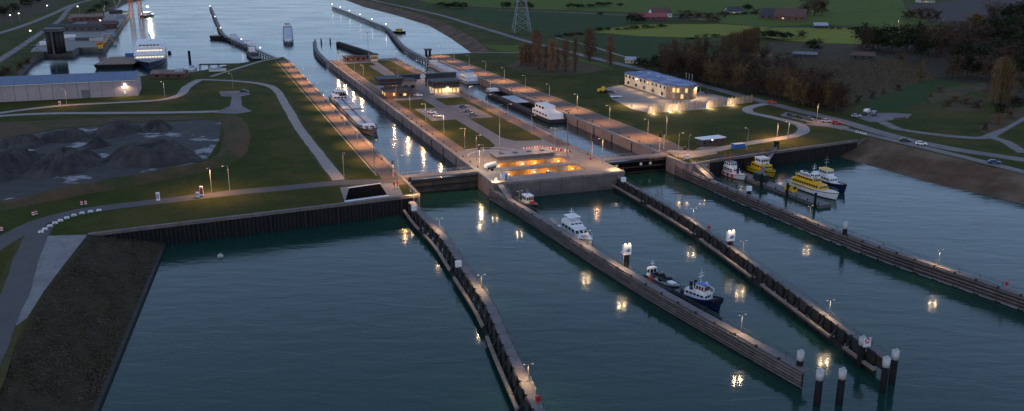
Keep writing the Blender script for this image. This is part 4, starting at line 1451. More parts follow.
# --- yellow patrol ship and its navy neighbour
t, L = vessel('patrol_ship', 'yellow passenger patrol ship with long window rows at the pontoon tip', (792, 185), (838, 201), 0, 'ship')
B = L * 0.20
hull(t, L, B, 1.9, 2.7, [M_BLACK, M_WHITE, M_WHITE], 0.34, 0.92, bul=0.3)
house(t, 'lower_deck', M_YEL, -L * 0.44, L * 0.22, B * 0.44, 1.9, 3.7, 1.4, 0.2, 0.08, 11, 0.7, 3.0, 4)
house(t, 'upper_deck', M_YEL, -L * 0.36, L * 0.06, B * 0.38, 3.7, 5.3, 0.8, 0.3, 0.1, 8, 0.7, 4.7, 4, roof=M_WHITE)
house(t, 'wheelhouse', M_WHITE, -L * 0.06, L * 0.04, B * 0.3, 5.4, 6.9, 0.3, 0.1, 0.1, 2, front=3)
for i in range(6):
    piece('deck_bench', M_LOG, (-L * 0.32 + i * 1.6, -B * 0.2, 5.6), (0.5, 1.6, 0.4), 0, t)
rails(t, [(-L * 0.36, B * 0.38, 5.4), (-L * 0.2, B * 0.38, 5.4), (-L * 0.05, B * 0.38, 5.4)], 0.9)
mast(t, -L * 0.05, 6.9, 3.4, M_WHITE, 2.0, 0.09)
piece('yellow_strake', M_YEL, (-L * 0.16, 0, 1.65), (L * 0.5, B * 1.01, 0.6), 0, t)
rails(t, [(L * 0.2, B * 0.45, 2.3), (L * 0.3, B * 0.36, 2.5), (L * 0.4, B * 0.22, 2.7), (L * 0.48, 0.1, 2.9)])
for i in range(3):
    piece('life_raft', M_WHITE, (-L * 0.35 + i * 2.4, B * 0.2, 5.75), (0.35, 0.35, 1.1), 0, t, 'cyl', rot=(0, PI / 2, 0))
t, L = vessel('patrol_boat', 'navy hulled white patrol boat lying behind the yellow ship', (808, 179.5), (846, 193.5), 0, 'boat')
B = L * 0.2
hull(t, L, B, 1.9, 2.9, [M_BLACK, M_NAVY, M_WHITE], 0.4, 0.9, bul=0.35)
house(t, 'deck_house', M_WHITE, -L * 0.34, L * 0.2, B * 0.4, 1.9, 4.1, 1.2, 0.2, 0.1, 6, 0.6, 3.2, 3)
house(t, 'wheelhouse', M_WHITE, -L * 0.16, L * 0.08, B * 0.36, 4.1, 6.3, 0.6, 0.2, 0.1, 4, 0.8, 5.4, 4, roof=M_YEL)
mast(t, -L * 0.06, 6.3, 4.6, M_GALV, 2.2, 0.1)
rails(t, [(L * 0.1, B * 0.46, 2.2), (L * 0.25, B * 0.42, 2.4), (L * 0.4, B * 0.24, 2.9), (L * 0.48, 0.1, 3.1)])

# --- pontoon with its fittings
pa, pb = G(737, 173.5, 1.2), G(822, 205.0, 1.2)
d = pb - pa
ang = math.atan2(d.y, d.x)
t = thing('pontoon', 'long grey floating pontoon with the yellow boats alongside', 'pontoon', ((pa + pb) / 2).to_tuple()[:2] + (0,), ang)
L = d.length
for i in range(6):
    piece('float_unit', M_DCONC, (-L / 2 + (i + 0.5) * L / 6, 1.6, 0.2), (L / 6 - 0.25, 4.6, 1.5), 0, t)
    for j in range(3):
        piece('deck_panel', M_DECK, (-L / 2 + (i * 3 + j + 0.5) * L / 18, 1.6, 1.05), (L / 18 - 0.06, 4.9, 0.2), 0, t)
for i in range(9):
    piece('bollard', M_BLACK, (-L / 2 + 1 + i * (L - 2) / 8, -0.5, 1.45), (0.18, 0.18, 0.6), 0, t, 'cyl')
for i in range(4):
    piece('guide_pile', M_BLACK, (-L / 2 + 2 + i * (L - 4) / 3, -1.2, 1.2), (0.4, 0.4, 7.5), 0, t, 'cyl')
PT, PTL = t, L


def on_pontoon(u, v=1.6):
    q = Matrix.Rotation(ang, 3, 'Z') @ Vector((u * PTL, v, 0)) + PT.location
    return (q.x, q.y, 1.15)


t = thing('container', 'dark green container on the pontoon beside the crane boat', 'container', on_pontoon(-0.24), ang)
piece('shell', M_GREEN, (0, 0, 1.4), (6.0, 2.4, 2.6), 0, t)
for i in range(12):
    for sg in (-1, 1):
        piece('rib', M_GREEN, (-2.75 + i * 0.5, sg * 1.22, 1.4), (0.2, 0.08, 2.4), 0, t)
piece('door', M_GREEN, (3.03, 0, 1.4), (0.08, 2.2, 2.3), 0, t)
for i, (u, v) in enumerate(((0.08, 2.0), (0.13, 2.3))):
    t = thing('bunker_hose_reel', ['yellow hose reel on the pontoon nearer the green container', 'yellow hose reel on the pontoon nearer the patrol ship'][i], 'hose reel', on_pontoon(u, v), ang)
    for sg in (-1, 1):
        piece('flange', M_YEL, (0, sg * 0.9, 1.1), (1.0, 1.0, 0.12), 0, t, 'cyl', rot=(PI / 2, 0, 0))
    piece('drum', M_BLACK, (0, 0, 1.1), (0.6, 0.6, 1.7), 0, t, 'cyl', rot=(PI / 2, 0, 0))
    for sx in (-0.7, 0.7):
        piece('frame', M_YEL, (sx, 0, 0.5), (0.15, 2.0, 1.0), 0, t)
t = thing('gangway', 'steel gangway from the right quay down to the pontoon', 'gangway', (G(776, 148).x, G(776, 148).y, 0))
o = t.location
c = Vector(on_pontoon(-0.30, 3.0))
m1 = (G(776, 148) * 0.45 + Vector((c.x, c.y, 3.5)) * 0.55)
for a_, c_ in ((Vector((0, 0, 6.3)), m1 - o + Vector((0, 0, 0))), (m1 - o, c - o)):
    sv = Vector((-(c_ - a_).y, (c_ - a_).x, 0)).normalized()
    bar('deck', M_GREYM, a_, c_, 1.5, 0.2, t)
    for sg in (-0.72, 0.72):
        bar('truss_chord', M_PINKD, a_ + sv * sg + Vector((0, 0, 1.3)), c_ + sv * sg + Vector((0, 0, 1.3)), 0.14, 0.14, t)
        for j in range(5):
            q, q2 = a_.lerp(c_, j / 5.0) + sv * sg, a_.lerp(c_, (j + 1) / 5.0) + sv * sg
            bar('truss_diagonal', M_PINKD, q, q2 + Vector((0, 0, 1.3)), 0.09, 0.09, t)
piece('portal', M_BLACK, (0, 0, 7.3), (2.0, 0.5, 3.0), math.atan2(c.y - o.y, c.x - o.x) + PI / 2, t)


# --- inland cargo barges
def barge(label, stern, bow, z, B, side, hatch, holds, house_m=None, wh_roof=None, fore=True, name='cargo_barge', house_len=0.13, open_holds=(), deck=None, big=1.0):
    t, L = vessel(name, label, stern, bow, z, 'barge')
    hull(t, L, B, 2.0, 2.7, [M_BLACK, side, deck or M_GREYM], 0.12, 0.95, over=0.015, bluff=2.6, bul=0.25)
    x0, x1 = -L / 2 + L * house_len + 1.5, L / 2 - L * 0.11
    w = (x1 - x0) / holds
    b = MB()
    for sg in (-1, 1):
        b.box(((x0 + x1) / 2, sg * B * 0.40, 2.5), (x1 - x0, 0.25, 1.1))
    b.build('coaming', side, t)
    for i in range(holds):
        xm = x0 + (i + 0.5) * w
        if i in open_holds:
            piece('open_hold', M_HOLD, (xm, 0, 2.25), (w - 0.02, B * 0.77, 0.4), 0, t)
        else:
            piece('hatch_cover', hatch, (xm, 0, 3.05 + 0.1 * (i % 2)), (w - 0.12, B * 0.80, 0.35), 0, t)
    hm = house_m or M_WHITE
    hx0, hx1 = -L / 2 + L * 0.02, -L / 2 + L * house_len
    house(t, 'aft_house', hm, hx0, hx1, B * 0.42, 2.0, 4.4, 0.1, 0.3, 0.1, 5, 0.7, 3.5, 4)
    house(t, 'wheelhouse', hm, hx0 + (hx1 - hx0) * 0.35, hx1 - 0.6, B * 0.30, 4.4, 4.4 + 2.4 * big, 0.1, 0.2, 0.1, 3, 1.0, 4.4 + 1.5 * big, 4, roof=wh_roof or M_WHITE)
    piece('stern_deck', M_WHITE, (-L / 2 + 1.2, 0, 2.15), (1.8, B * 0.7, 0.3), 0, t)
    mast(t, hx0 + (hx1 - hx0) * 0.55, 4.4 + 2.4 * big, 3.0, M_WHITE, 2.0)
    if fore:
        house(t, 'fore_cabin', M_WHITE, L / 2 - L * 0.10, L / 2 - L * 0.055, B * 0.30, 2.1, 3.9, 0.2, 0.1, 0.1, 2, 0.5, 3.2, 2)
    b = MB()
    b.tube((L / 2 - L * 0.045, 0, 2.3), (L / 2 - L * 0.045, 0, 7.0), 0.14, 0.09, 8)
    b.beam((L / 2 - L * 0.045, -1.3, 6.2), (L / 2 - L * 0.045, 1.3, 6.2), 0.12, 0.12)
    b.build('foremast', M_WHITE, t)
    for sg in (-1, 1):
        piece('winch', M_DKGREY, (L / 2 - L * 0.035, sg * 1.5, 2.9), (0.8, 0.8, 0.7), 0, t)
    rails(t, [(-L / 2 + 1, B * 0.44, 2.2), (-L / 2 + L * 0.06, B * 0.47, 2.2), (-L / 2 + L * 0.12, B * 0.48, 2.2)])
    return t, L


t, L = barge('long cargo barge with pale hatch covers inside the left lock chamber', (337, 100), (372, 136), ZC, 9.6, M_GREYM, M_HATCH, 9)
bar('hatch_gantry_rail', M_DKGREY, (-L * 0.33, 0, 3.45), (L * 0.36, 0, 3.45), 0.5, 0.3, t)
piece('hatch_gantry', M_DKGREY, (L * 0.02, 0, 3.9), (0.7, 10.2, 0.35), 0, t)
piece('deck_car', M_BLACK, (-L * 0.38, 1.5, 4.9), (2.2, 3.8, 1.2), 0, t)
barge('white stern cargo ship with dark open holds inside the right lock chamber', (557.5, 123.5), (488, 93), ZC, 9.8, M_DKGREY, M_HATCH, 6, open_holds=(0, 1, 4, 5), house_len=0.22)
barge('cargo barge with blue and white wheelhouse near the far end of the right chamber', (473, 84.5), (431, 64.5), ZC, 9.8, M_HATCH, M_HATCH, 7, wh_roof=M_BLUE, house_len=0.16)
barge('pale cargo ship under way alone on the open canal', (287.5, 27.5), (288.5, 46), ZC, 9.5, M_NAVY, M_HATCH, 6, house_len=0.16, big=1.2)
barge('flat dark barge moored at the bend of the far left jetty', (236, 41.5), (212, 38.5), ZC, 10, M_BLACK, M_PINKD, 4, house_len=0.12, open_holds=(1, 2))
barge('pinkish white barge moored behind the far left jetty', (252, 49), (233, 41.5), ZC, 8, M_WHITE, M_HATCH, 4, house_len=0.22)

t, L = vessel('harbour_tug', 'dark harbour tug moored near the tip of the left bank', (257, 61), (249, 53.5), ZC, 'tugboat')
B = 8.0
hull(t, L, B, 1.8, 3.2, [M_BLACK, M_BLACK, M_DECK], 0.36, 0.85, bul=0.5)
house(t, 'deck_house', M_DKGREY, -L * 0.2, L * 0.24, B * 0.34, 1.8, 4.4, 0.4, 0.2, 0.1, 4, front=3)
house(t, 'wheelhouse', M_WHITE, -L * 0.02, L * 0.16, B * 0.27, 4.4, 6.9, 0.2, 0.1, 0.1, 2, front=3, roof=M_WHITE)
mast(t, 0, 6.9, 4.0, M_GALV)

t, L = vessel('passenger_ship', 'large lit passenger ship with white decks moored by the long shed', (152, 50), (150, 70.5), ZC, 'ship')
B = 23.0
hull(t, L, B, 3.4, 5.2, [M_BLACK, M_NAVY, M_GREYM], 0.42, 0.95, over=0.05, bluff=2.2, bul=0.5)
z = 3.4
for i, (xa, xb) in enumerate(((-0.46, 0.22), (-0.45, 0.12))):
    o = house(t, 'passenger_deck', M_WHITE, L * xa, L * xb, B * (0.47 - 0.03 * i), z, z + 3.2, 1.2, 0.3, 0.1, 11, 1.0, z + 1.7, 9, wm=M_LITWW)
    piece('deck_edge', M_WHITE, ((xa + xb) / 2 * L, 0, z + 3.25), ((xb - xa) * L + 1.2, B * (0.97 - 0.06 * i), 0.25), 0, t)
    z += 3.4
house(t, 'bridge', M_WHITE, -L * 0.1, L * 0.08, B * 0.36, z, z + 2.8, 0.5, 0.2, 0.1, 3, 1.0, z + 1.7, 6)
mast(t, -L * 0.05, z + 2.8, 6, M_WHITE, 4, 0.2)
b = MB()
b.tube((-L * 0.3, 0, z), (-L * 0.32, 0, z + 4.5), 1.5, 1.3, 12)
b.build('funnel', M_WHITE, t)

# --- brown deck pontoon moored left of the passenger ship
t, L = vessel('deck_barge', 'big flat barge with rusty brown deck left of the passenger ship', (94, 69), (134, 68), ZC, 'barge')
b = MB()
b.loft([[(-L / 2 + 2, 0, -1), (L / 2 - 2, 0, -1), (L / 2 - 2, 52, -1), (-L / 2 + 2, 52, -1)], [(-L / 2, 0, 2.8), (L / 2, 0, 2.8), (L / 2, 52, 2.8), (-L / 2, 52, 2.8)]])
b.build('hull', M_BLACK, t)
for i in range(6):
    piece('deck_plate', M_PINKD, (-L / 2 + (i + 0.5) * L / 6, 26, 2.9), (L / 6 - 0.12, 51.6, 0.2), 0, t)
for i in range(6):
    piece('bollard', M_DKGREY, (-L / 2 + 2 + i * (L - 4) / 5, 1.0, 3.3), (0.3, 0.3, 0.8), 0, t, 'cyl')
p = t.matrix_basis @ Vector((L * 0.12, 48, 3.0))
t2 = thing('blue_container', 'blue container on the far edge of the rusty deck barge', 'container', p, t.rotation_euler.z)
piece('shell', M_BLUE, (0, 0, 1.4), (9.0, 3.0, 2.8), 0, t2)
for i in range(14):
    piece('rib', M_BLUE, (-4.2 + i * 0.65, -1.52, 1.4), (0.25, 0.08, 2.6), 0, t2)

t, L = vessel('crane_ship', 'far work ship with a glaring white lamp behind the passenger ship', (143, 17.5), (153, 15.5), ZC, 'ship')
B = 9.0
hull(t, L, B, 2.0, 3.2, [M_BLACK, M_DKGREY, M_DECK], 0.3, 0.9, bul=0.4)
house(t, 'deck_house', M_WHITE, -L * 0.35, L * 0.1, B * 0.4, 2.0, 6.0, 0.4, 0.2, 0.1, 4, front=3)
mast(t, -L * 0.1, 6.0, 9, M_GALV)
piece('floodlight', M_LENSW, (0, 0, 13.0), (1.6, 1.6, 1.0), 0, t)
ld = bpy.data.lights.new('flood_light', 'POINT')
ld.energy = 60000
ld.color = (1.0, 0.86, 0.68)
ld.shadow_soft_size = 0.9
lo = bpy.data.objects.new('flood_light', ld)
C.objects.link(lo)
lo.parent = t
lo.location = (1.4, -1.0, 13.0)

for k, (x, y) in enumerate(((132, 18), (141, 18))):
    t = thing('jackup_leg_rig', ['orange lattice leg of the far rig, left one', 'orange lattice leg of the far rig, right one'][k], 'rig', G(x, y, ZC))
    for sx in (-2, 2):
        for sy in (-2, 2):
            rod('leg', M_ORANGE, (sx, sy, -1), (sx, sy, 34), 0.4, t)
    for i in range(8):
        z = 2 + i * 4
        for a_, c_ in (((-2, -2), (2, -2)), ((2, -2), (2, 2)), ((2, 2), (-2, 2)), ((-2, 2), (-2, -2))):
            bar('brace', M_ORANGE, (a_[0], a_[1], z), (c_[0], c_[1], z + 4), 0.25, 0.25, t)

t, L = vessel('yellow_workboat', 'small yellow workboat lying behind the far curved jetty', (393, 32.5), (406, 33), ZC, 'workboat')
B = 6.5
hull(t, L, B, 1.4, 1.9, [M_BLACK, M_BLACK, M_DECK], 0.25, 0.95)
house(t, 'cabin', M_YEL, -L * 0.2, L * 0.15, B * 0.4, 1.4, 4.2, 0.3, 0.1, 0.1, 3, front=2)
mast(t, 0, 4.2, 4.0, M_GALV)
t, L = vessel('dinghy', 'tiny dark boat on the water right of the passenger ship', (170.5, 53.5), (168, 53.8), ZC, 'boat')
hull(t, L, 2.4, 0.9, 1.2, [M_BLACK, M_BLACK, M_DECK], 0.4, 0.9)
house(t, 'cabin', M_DKGREY, -1.2, 0.8, 0.8, 0.9, 2.2, 0.3, 0, 0.1, 1, front=2)

# ================================================================== BUILDINGS
# long shed: facade runs (-70..139 px) along its base line
fa, fb_ = G(-90, 106.5), G(138.5, 95.5)
d = fb_ - fa
L = d.length
ang = math.atan2(d.y, d.x)
t = thing('long_shed', 'long low warehouse with pale cladding and blue grey roof', 'warehouse', fa, ang)
W_ = 30.0
n = 18
for i in range(n):
    piece('wall_panel', M_SHED, ((i + 0.5) * L / n, 0.2, 4.3), (L / n - 0.14, 0.4, 8.6), 0, t)
    piece('wall_panel', M_SHED, ((i + 0.5) * L / n, W_ - 0.2, 4.3), (L / n - 0.14, 0.4, 8.6), 0, t)
    b = MB()
    x0, x1 = i * L / n + 0.03, (i + 1) * L / n - 0.03
    for y0, z0, y1, z1 in ((-0.5, 8.6, W_ / 2, 11.2), (W_ / 2, 11.2, W_ + 0.5, 8.6)):
        b.add([(x0, y0, z0), (x1, y0, z0), (x1, y1, z1), (x0, y1, z1), (x0, y0, z0 + 0.3), (x1, y0, z0 + 0.3), (x1, y1, z1 + 0.3), (x0, y1, z1 + 0.3)],
              [(3, 2, 1, 0), (4, 5, 6, 7), (0, 1, 5, 4), (1, 2, 6, 5), (2, 3, 7, 6), (3, 0, 4, 7)])
    b.build('roof_panel', M_SHEDR, t)
for x in (0.2, L - 0.2):
    b = MB()
    b.loft([[(x - 0.2, 0.45, 0), (x + 0.2, 0.45, 0), (x + 0.2, W_ - 0.45, 0), (x - 0.2, W_ - 0.45, 0)],
            [(x - 0.2, 0.45, 8.55), (x + 0.2, 0.45, 8.55), (x + 0.2, W_ - 0.45, 8.55), (x - 0.2, W_ - 0.45, 8.55)],
            [(x - 0.2, W_ / 2 - 0.2, 11.1), (x + 0.2, W_ / 2 - 0.2, 11.1), (x + 0.2, W_ / 2 + 0.2, 11.1), (x - 0.2, W_ / 2 + 0.2, 11.1)]])
    b.build('gable_wall', M_SHED, t)
piece('gutter', M_WHITE, (L / 2, -0.62, 8.5), (L, 0.22, 0.25), 0, t)
piece('door', M_GREYM, (L - 26, -0.05, 2.2), (4.2, 0.14, 4.4), 0, t)
for x in (L - 6.2,):
    piece('wall_lamp', M_LENSW, (x, -0.5, 6.4), (0.9, 0.5, 0.6), 0, t)
    lo = bpy.data.objects.new('lamp_light', spot_data('shed_lamp', 900, SOFT, 160, 0.2))
    C.objects.link(lo)
    lo.parent = t
    lo.location = (x, -0.9, 6.2)
    piece('panel_sign', M_WHITE, (x - 0.3, -0.06, 2.0), (1.2, 0.12, 2.0), 0, t)


def flat_building(name, label, n0, n1, s0, s1, z0, z1, m, roofm, nw, wm=None, over=0.6, cat='building', rows=1, wfrac=0.5, sidewin=2, frac_h=0.45):
    t = thing(name, label, cat, LK(n0, s0, ZQ), LROT)
    w, d_ = n1 - n0, s1 - s0
    b = MB()
    b.box((w / 2, d_ / 2, (z0 + z1) / 2), (w, d_, z1 - z0))
    wl = b.build('wall', m, t)
    piece('roof', roofm, (w / 2, d_ / 2, z1 + 0.15), (w + 2 * over, d_ + 2 * over, 0.3), 0, t)
    for i in range(4):
        c_ = [(w / 2, -over, w + 2 * over, 0.16), (w / 2, d_ + over, w + 2 * over, 0.16), (-over, d_ / 2, 0.16, d_ + 2 * over - 0.4), (w + over, d_ / 2, 0.16, d_ + 2 * over - 0.4)][i]
        piece('parapet', M_DKGREY, (c_[0], c_[1], z1 + 0.35), (c_[2], c_[3], 0.5), 0, t)
    hh = (z1 - z0) / rows
    for r in range(rows):
        zc = z0 + hh * (r + 0.55)
        for i in range(nw):
            f = piece('window', M_DKGREY, ((i + 0.5) * w / nw, -0.03, zc), (w / nw * wfrac + 0.16, 0.12, hh * frac_h + 0.16), 0, t)
            g = piece('pane', wm or M_GLASS, ((i + 0.5) * w / nw, -0.1, zc), (w / nw * wfrac, 0.05, hh * frac_h), 0, t)
        for i in range(sidewin):
            for xx in (-0.03, w + 0.03):
                piece('window', wm or M_GLASS, (xx, (i + 0.5) * d_ / sidewin, zc), (0.12, d_ / sidewin * 0.5, hh * frac_h), 0, t)
    return t, w, d_


# control building on the island
t, w, d_ = flat_building('control_building', 'low brick office with dark gable on the island below the control room', 93.6, 108, 455, 466, 0, 3.6, M_BRICK, M_ROOFD, 5, M_LITW, wfrac=0.45)
piece('brick_bay', M_BRICK, (1.6, -1.2, 1.6), (3.6, 2.2, 3.2), 0, t)
b = MB()
b.loft([[(6.5, -1.0, 3.2), (13.5, -1.0, 3.2), (13.5, 5, 3.2), (6.5, 5, 3.2)], [(7.2, 1.6, 5.0), (12.8, 1.6, 5.0), (12.8, 2.4, 5.0), (7.2, 2.4, 5.0)]])
b.build('gable_roof', M_ROOFD, t)
b = MB()
b.box((10, -0.75, 1.6), (7, 0.8, 3.2))
b.build('porch_wall', M_DKGREY, t)
for i in range(3):
    piece('window', M_LITW if i == 1 else M_GLASS, (7.8 + i * 2.2, -1.18, 1.8), (1.4, 0.1, 1.3), 0, t)
# control room on a stem, glazed all round
t = thing('control_room', 'dark glazed control room overhanging its stem above the left chamber', 'control tower', LK(95.5, 470, ZQ), LROT)
piece('stem', M_DCONC, (4.5, 4, 2.6), (6, 6, 5.2), 0, t)
b = MB()
b.loft([[(-2, -1, 5.2), (10, -1, 5.2), (10, 9, 5.2), (-2, 9, 5.2)], [(-3, -2.4, 8.4), (11, -2.4, 8.4), (11, 10, 8.4), (-3, 10, 8.4)]])
g = b.build('cabin', M_DKGREY, t)
for i in range(8):
    piece('window', M_GLASS, (-1.6 + i * 1.72, -1.72, 6.9), (1.5, 0.12, 1.7), 0, g, rot=(R(-23), 0, 0))
for i in range(6):
    for sx, rr in ((-2.52, 17), (10.52, -17)):
        piece('window', M_GLASS, (sx, -0.2 + i * 1.75, 6.9), (0.12, 1.5, 1.7), 0, g, rot=(0, R(rr), 0))
piece('roof', M_ROOFD, (4, 3.8, 8.6), (14.8, 13.4, 0.4), 0, t)
mast(t, 8.0, 8.8, 9, M_GALV, 1.6, 0.09)
flat_building('plant_building', 'grey flat roofed box beside the control room', 105.5, 113.5, 468, 480, 0, 6.8, M_GREYM, M_ROOFD, 2, None, sidewin=1, frac_h=0.25)
# dark foot-bridge gallery across the island with a round white disc
t = thing('gallery_bridge', 'long dark gallery bridge across the island with a round white disc', 'bridge', LK(108, 494, ZQ), LROT)
for i in range(9):
    piece('side_panel', M_DKGREY, (i * 4.0 + 2, -1.7, 5.6), (3.92, 0.14, 2.6), 0, t)
    piece('side_panel', M_DKGREY, (i * 4.0 + 2, 1.7, 5.6), (3.92, 0.14, 2.6), 0, t)
piece('deck', M_GREYM, (18, 0, 4.3), (36, 3.3, 0.4), 0, t)
piece('roof', M_ROOFD, (18, 0, 7.0), (36.6, 4.0, 0.25), 0, t)
for x in (1.5, 18, 34.5):
    piece('support', M_DCONC, (x, 0, 2.1), (0.8, 2.2, 4.2), 0, t)
piece('disc', M_WHITE, (15.5, -1.95, 5.7), (1.7, 1.7, 0.2), 0, t, 'cyl', rot=(PI / 2, 0, 0))
# second island building with lit ground floor
t, w, d_ = flat_building('lit_building', 'two storey island building with yellow lit ground floor and dark top', 121.5, 136.0, 459, 470, 0, 3.6, M_CREAM, M_ROOFD, 7, M_LITW, over=0.2, wfrac=0.62, frac_h=0.6)
piece('upper_storey', M_DKGREY, (w / 2, d_ / 2 + 1.0, 5.3), (w + 1.0, d_, 3.0), 0, t)
piece('upper_roof', M_ROOFD, (w / 2, d_ / 2 + 1.0, 6.95), (w + 2.0, d_ + 1.4, 0.3), 0, t)
for i in range(8):
    piece('window', M_GLASS, ((i + 0.5) * w / 8, 0.96, 5.5), (w / 8 * 0.7, 0.14, 1.2), 0, t)
lo = bpy.data.objects.new('porch_light', spot_data('porch', 600, SOFT, 160, 0.3))
C.objects.link(lo)
lo.parent = t
lo.location = (w / 2, -1.6, 3.9)
piece('porch_lamp', M_LENS, (w / 2, -1.2, 4.0), (1.2, 0.3, 0.12), 0, t)
# low head buildings at the north end of the island
for n0, n1, s0, s1, h, m, lab in [(100, 116, 628, 634, 3.2, M_BRICK, 'low brick machine house at the north end of the island'),
                                  (119, 124, 626, 634, 4.2, M_CREAM, 'small pale hut at the north end of the island beside the machine house')]:
    flat_building('machine_house', lab, n0, n1, s0, s1, 0, h, m, M_ROOFD, 4, M_GLASS, cat='hut')

# visitor building: long, blue roof, rounded glazed end
va, vb = G(624.5, 84.5), G(666, 98)
d = vb - va
L = d.length
ang = math.atan2(d.y, d.x)
t = thing('visitor_building', 'long cream two storey building with blue roof and rounded lit end', 'building', va, ang)
W_, H_ = 17.0, 7.0
arc = [(L + math.sin(PI * k / 12) * 8.5, W_ / 2 - math.cos(PI * k / 12) * W_ / 2) for k in range(13)]
poly = [(0, 0)] + arc + [(0, W_)]
b = MB()
b.prism([(0, 0), (L, 0), (L, W_), (0, W_)], 0, H_)
b.build('wall', M_CREAM, t)
for k in range(12):
    a_, c_ = arc[k], arc[k + 1]
    bar('facade_panel', M_LOG, (a_[0], a_[1], 3.5), (c_[0], c_[1], 3.5), 0.3, 6.9, t)
    q = (Vector((*a_, 0)) + Vector((*c_, 0))) / 2
    o = Vector((q.x - L, q.y - W_ / 2, 0)).normalized() * 0.2
    an = math.atan2(c_[1] - a_[1], c_[0] - a_[0])
    piece('pane', M_LITW if k in (2, 3, 5) else M_LOG, (q.x + o.x, q.y + o.y, 4.9), (1.4, 0.1, 2.2), an, t)
    piece('pane', M_LITW if k == 4 else M_LOG, (q.x + o.x, q.y + o.y, 1.7), (1.4, 0.1, 2.2), an, t)
b = MB()
b.prism([(x * 1.004 - 0.3, y) for x, y in poly], H_ + 0.01, H_ + 0.5)
b.build('roof', M_BLUER, t)
for i in range(11):
    piece('window', M_GLASS, (2 + i * (L - 4) / 10, -0.05, 5.3), (1.9, 0.14, 1.5), 0, t)
    piece('pilaster', M_CREAM, (3.9 + i * (L - 4) / 10.2, -0.1, 3.5), (0.35, 0.3, 6.9), 0, t)
for i in range(5):
    piece('window', M_GLASS, (5 + i * (L - 10) / 4, -0.05, 1.8), (2.6, 0.14, 1.7), 0, t)
for i in range(7):
    piece('skylight', M_HATCH, (3 + i * 6.0, 8.5 + (i % 2) * 2.5, H_ + 0.65), (3.2, 1.6, 0.35), 0, t)
piece('cornice', M_BLUE, (L / 2, -0.15, H_ - 0.25), (L, 0.35, 0.4), 0, t)
for i in range(5):
    x = 4 + i * (L + 4) / 4.0
    piece('facade_lamp', M_DKGREY, (x, -6.35, 3.4), (0.4, 0.3, 0.25), 0, t)
    lo = bpy.data.objects.new('facade_light', bpy.data.lights.get('facade') or bpy.data.lights.new('facade', 'POINT'))
    lo.data.energy = 420
    lo.data.color = (1.0, 0.66, 0.34)
    lo.data.shadow_soft_size = 0.15
    C.objects.link(lo)
    lo.parent = t
    lo.location = (x, -6.0, 3.4)
    rod('facade_lamp_post', M_GALV, (x, -6.3, 0), (x, -6.3, 3.3), 0.06, t)
# lit fence of tall timber palisades by the forecourt
fp = [G(648, 113.5), G(666, 111.5), G(684, 109.6), G(702, 108.6), G(722, 106), G(740, 104), G(752, 102.5)]
FL = smooth_line(fp, 0.5)
t = thing('palisade_screen', 'tall timber palisade screen with lit stretches along the forecourt', 'fence', (FL[0].x, FL[0].y, ZQ))
acc, last = 0.0, None
FT = t
gap = 0
tot = sum((FL[i + 1] - FL[i]).length for i in range(len(FL) - 1))
nsl = 110
dd = [0]
for i in range(len(FL) - 1):
    dd.append(dd[-1] + (FL[i + 1] - FL[i]).length)
for k in range(nsl):
    dk = tot * k / (nsl - 1)
    for i in range(len(dd) - 1):
        if dd[i + 1] >= dk - 1e-6:
            p = FL[i].lerp(FL[i + 1], (dk - dd[i]) / max(1e-6, dd[i + 1] - dd[i]))
            break
    f = k / nsl
    if 0.36 < f < 0.40 or 0.47 < f < 0.51 or 0.70 < f < 0.73:
        continue
    h = 3.6 + 0.5 * math.sin(k * 1.7) + random.uniform(-0.25, 0.25)
    q = p - Vector((FL[0].x, FL[0].y, 0))
    piece('slat', M_LOG, (q.x + random.uniform(-0.06, 0.06), q.y + random.uniform(-0.1, 0.1), h / 2), (0.36, 0.14, h), random.uniform(-0.25, 0.25), t)
for f in (0.04, 0.20, 0.27, 0.55, 0.78):
    k = f * tot
    for i in range(len(dd) - 1):
        if dd[i + 1] >= k:
            p = FL[i].lerp(FL[i + 1], (k - dd[i]) / (dd[i + 1] - dd[i]))
            break
    q = p - Vector((FL[0].x, FL[0].y, 0))
    piece('ground_lamp', M_DKGREY, (q.x + 0.2, q.y - 3.4, 0.2), (0.5, 0.3, 0.3), 0, t)
    ld = bpy.data.lights.get('uplight') or bpy.data.lights.new('uplight', 'POINT')
    ld.energy = 700
    ld.color = (1.0, 0.78, 0.48)
    ld.shadow_soft_size = 0.15
    lo = bpy.data.objects.new('ground_light', ld)
    C.objects.link(lo)
    lo.parent = t
    lo.location = (q.x + 0.2, q.y - 3.1, 0.9)
for i, (x, y) in enumerate(((632, 107), (672, 106), (700, 99))):
    lamp(G(x, y), 6.5, R(70 + 40 * i), ['lamp on the visitor forecourt by the yellow machine', 'lamp on the middle of the visitor forecourt', 'lamp on the forecourt beside the rounded building end'][i], None, 3200, WARM2)
for i, x in enumerate((685.5, 688.5, 691.5)):
    t = thing('flagpole', f'white flagpole behind the rounded building end, {nth(i)} from the left', 'flagpole', G(x, 87 + i * 0.8), 0, 'flagpoles behind the visitor building')
    rod('pole', M_WHITE, (0, 0, 0), (0, 0, 8), 0.09, t)
    piece('finial', M_WHITE, (0, 0, 8.1), (0.18, 0.18, 0.2), 0, t, 'cyl')
    piece('footing', M_CONC, (0, 0, 0.15), (0.4, 0.4, 0.3), 0, t, 'cyl')
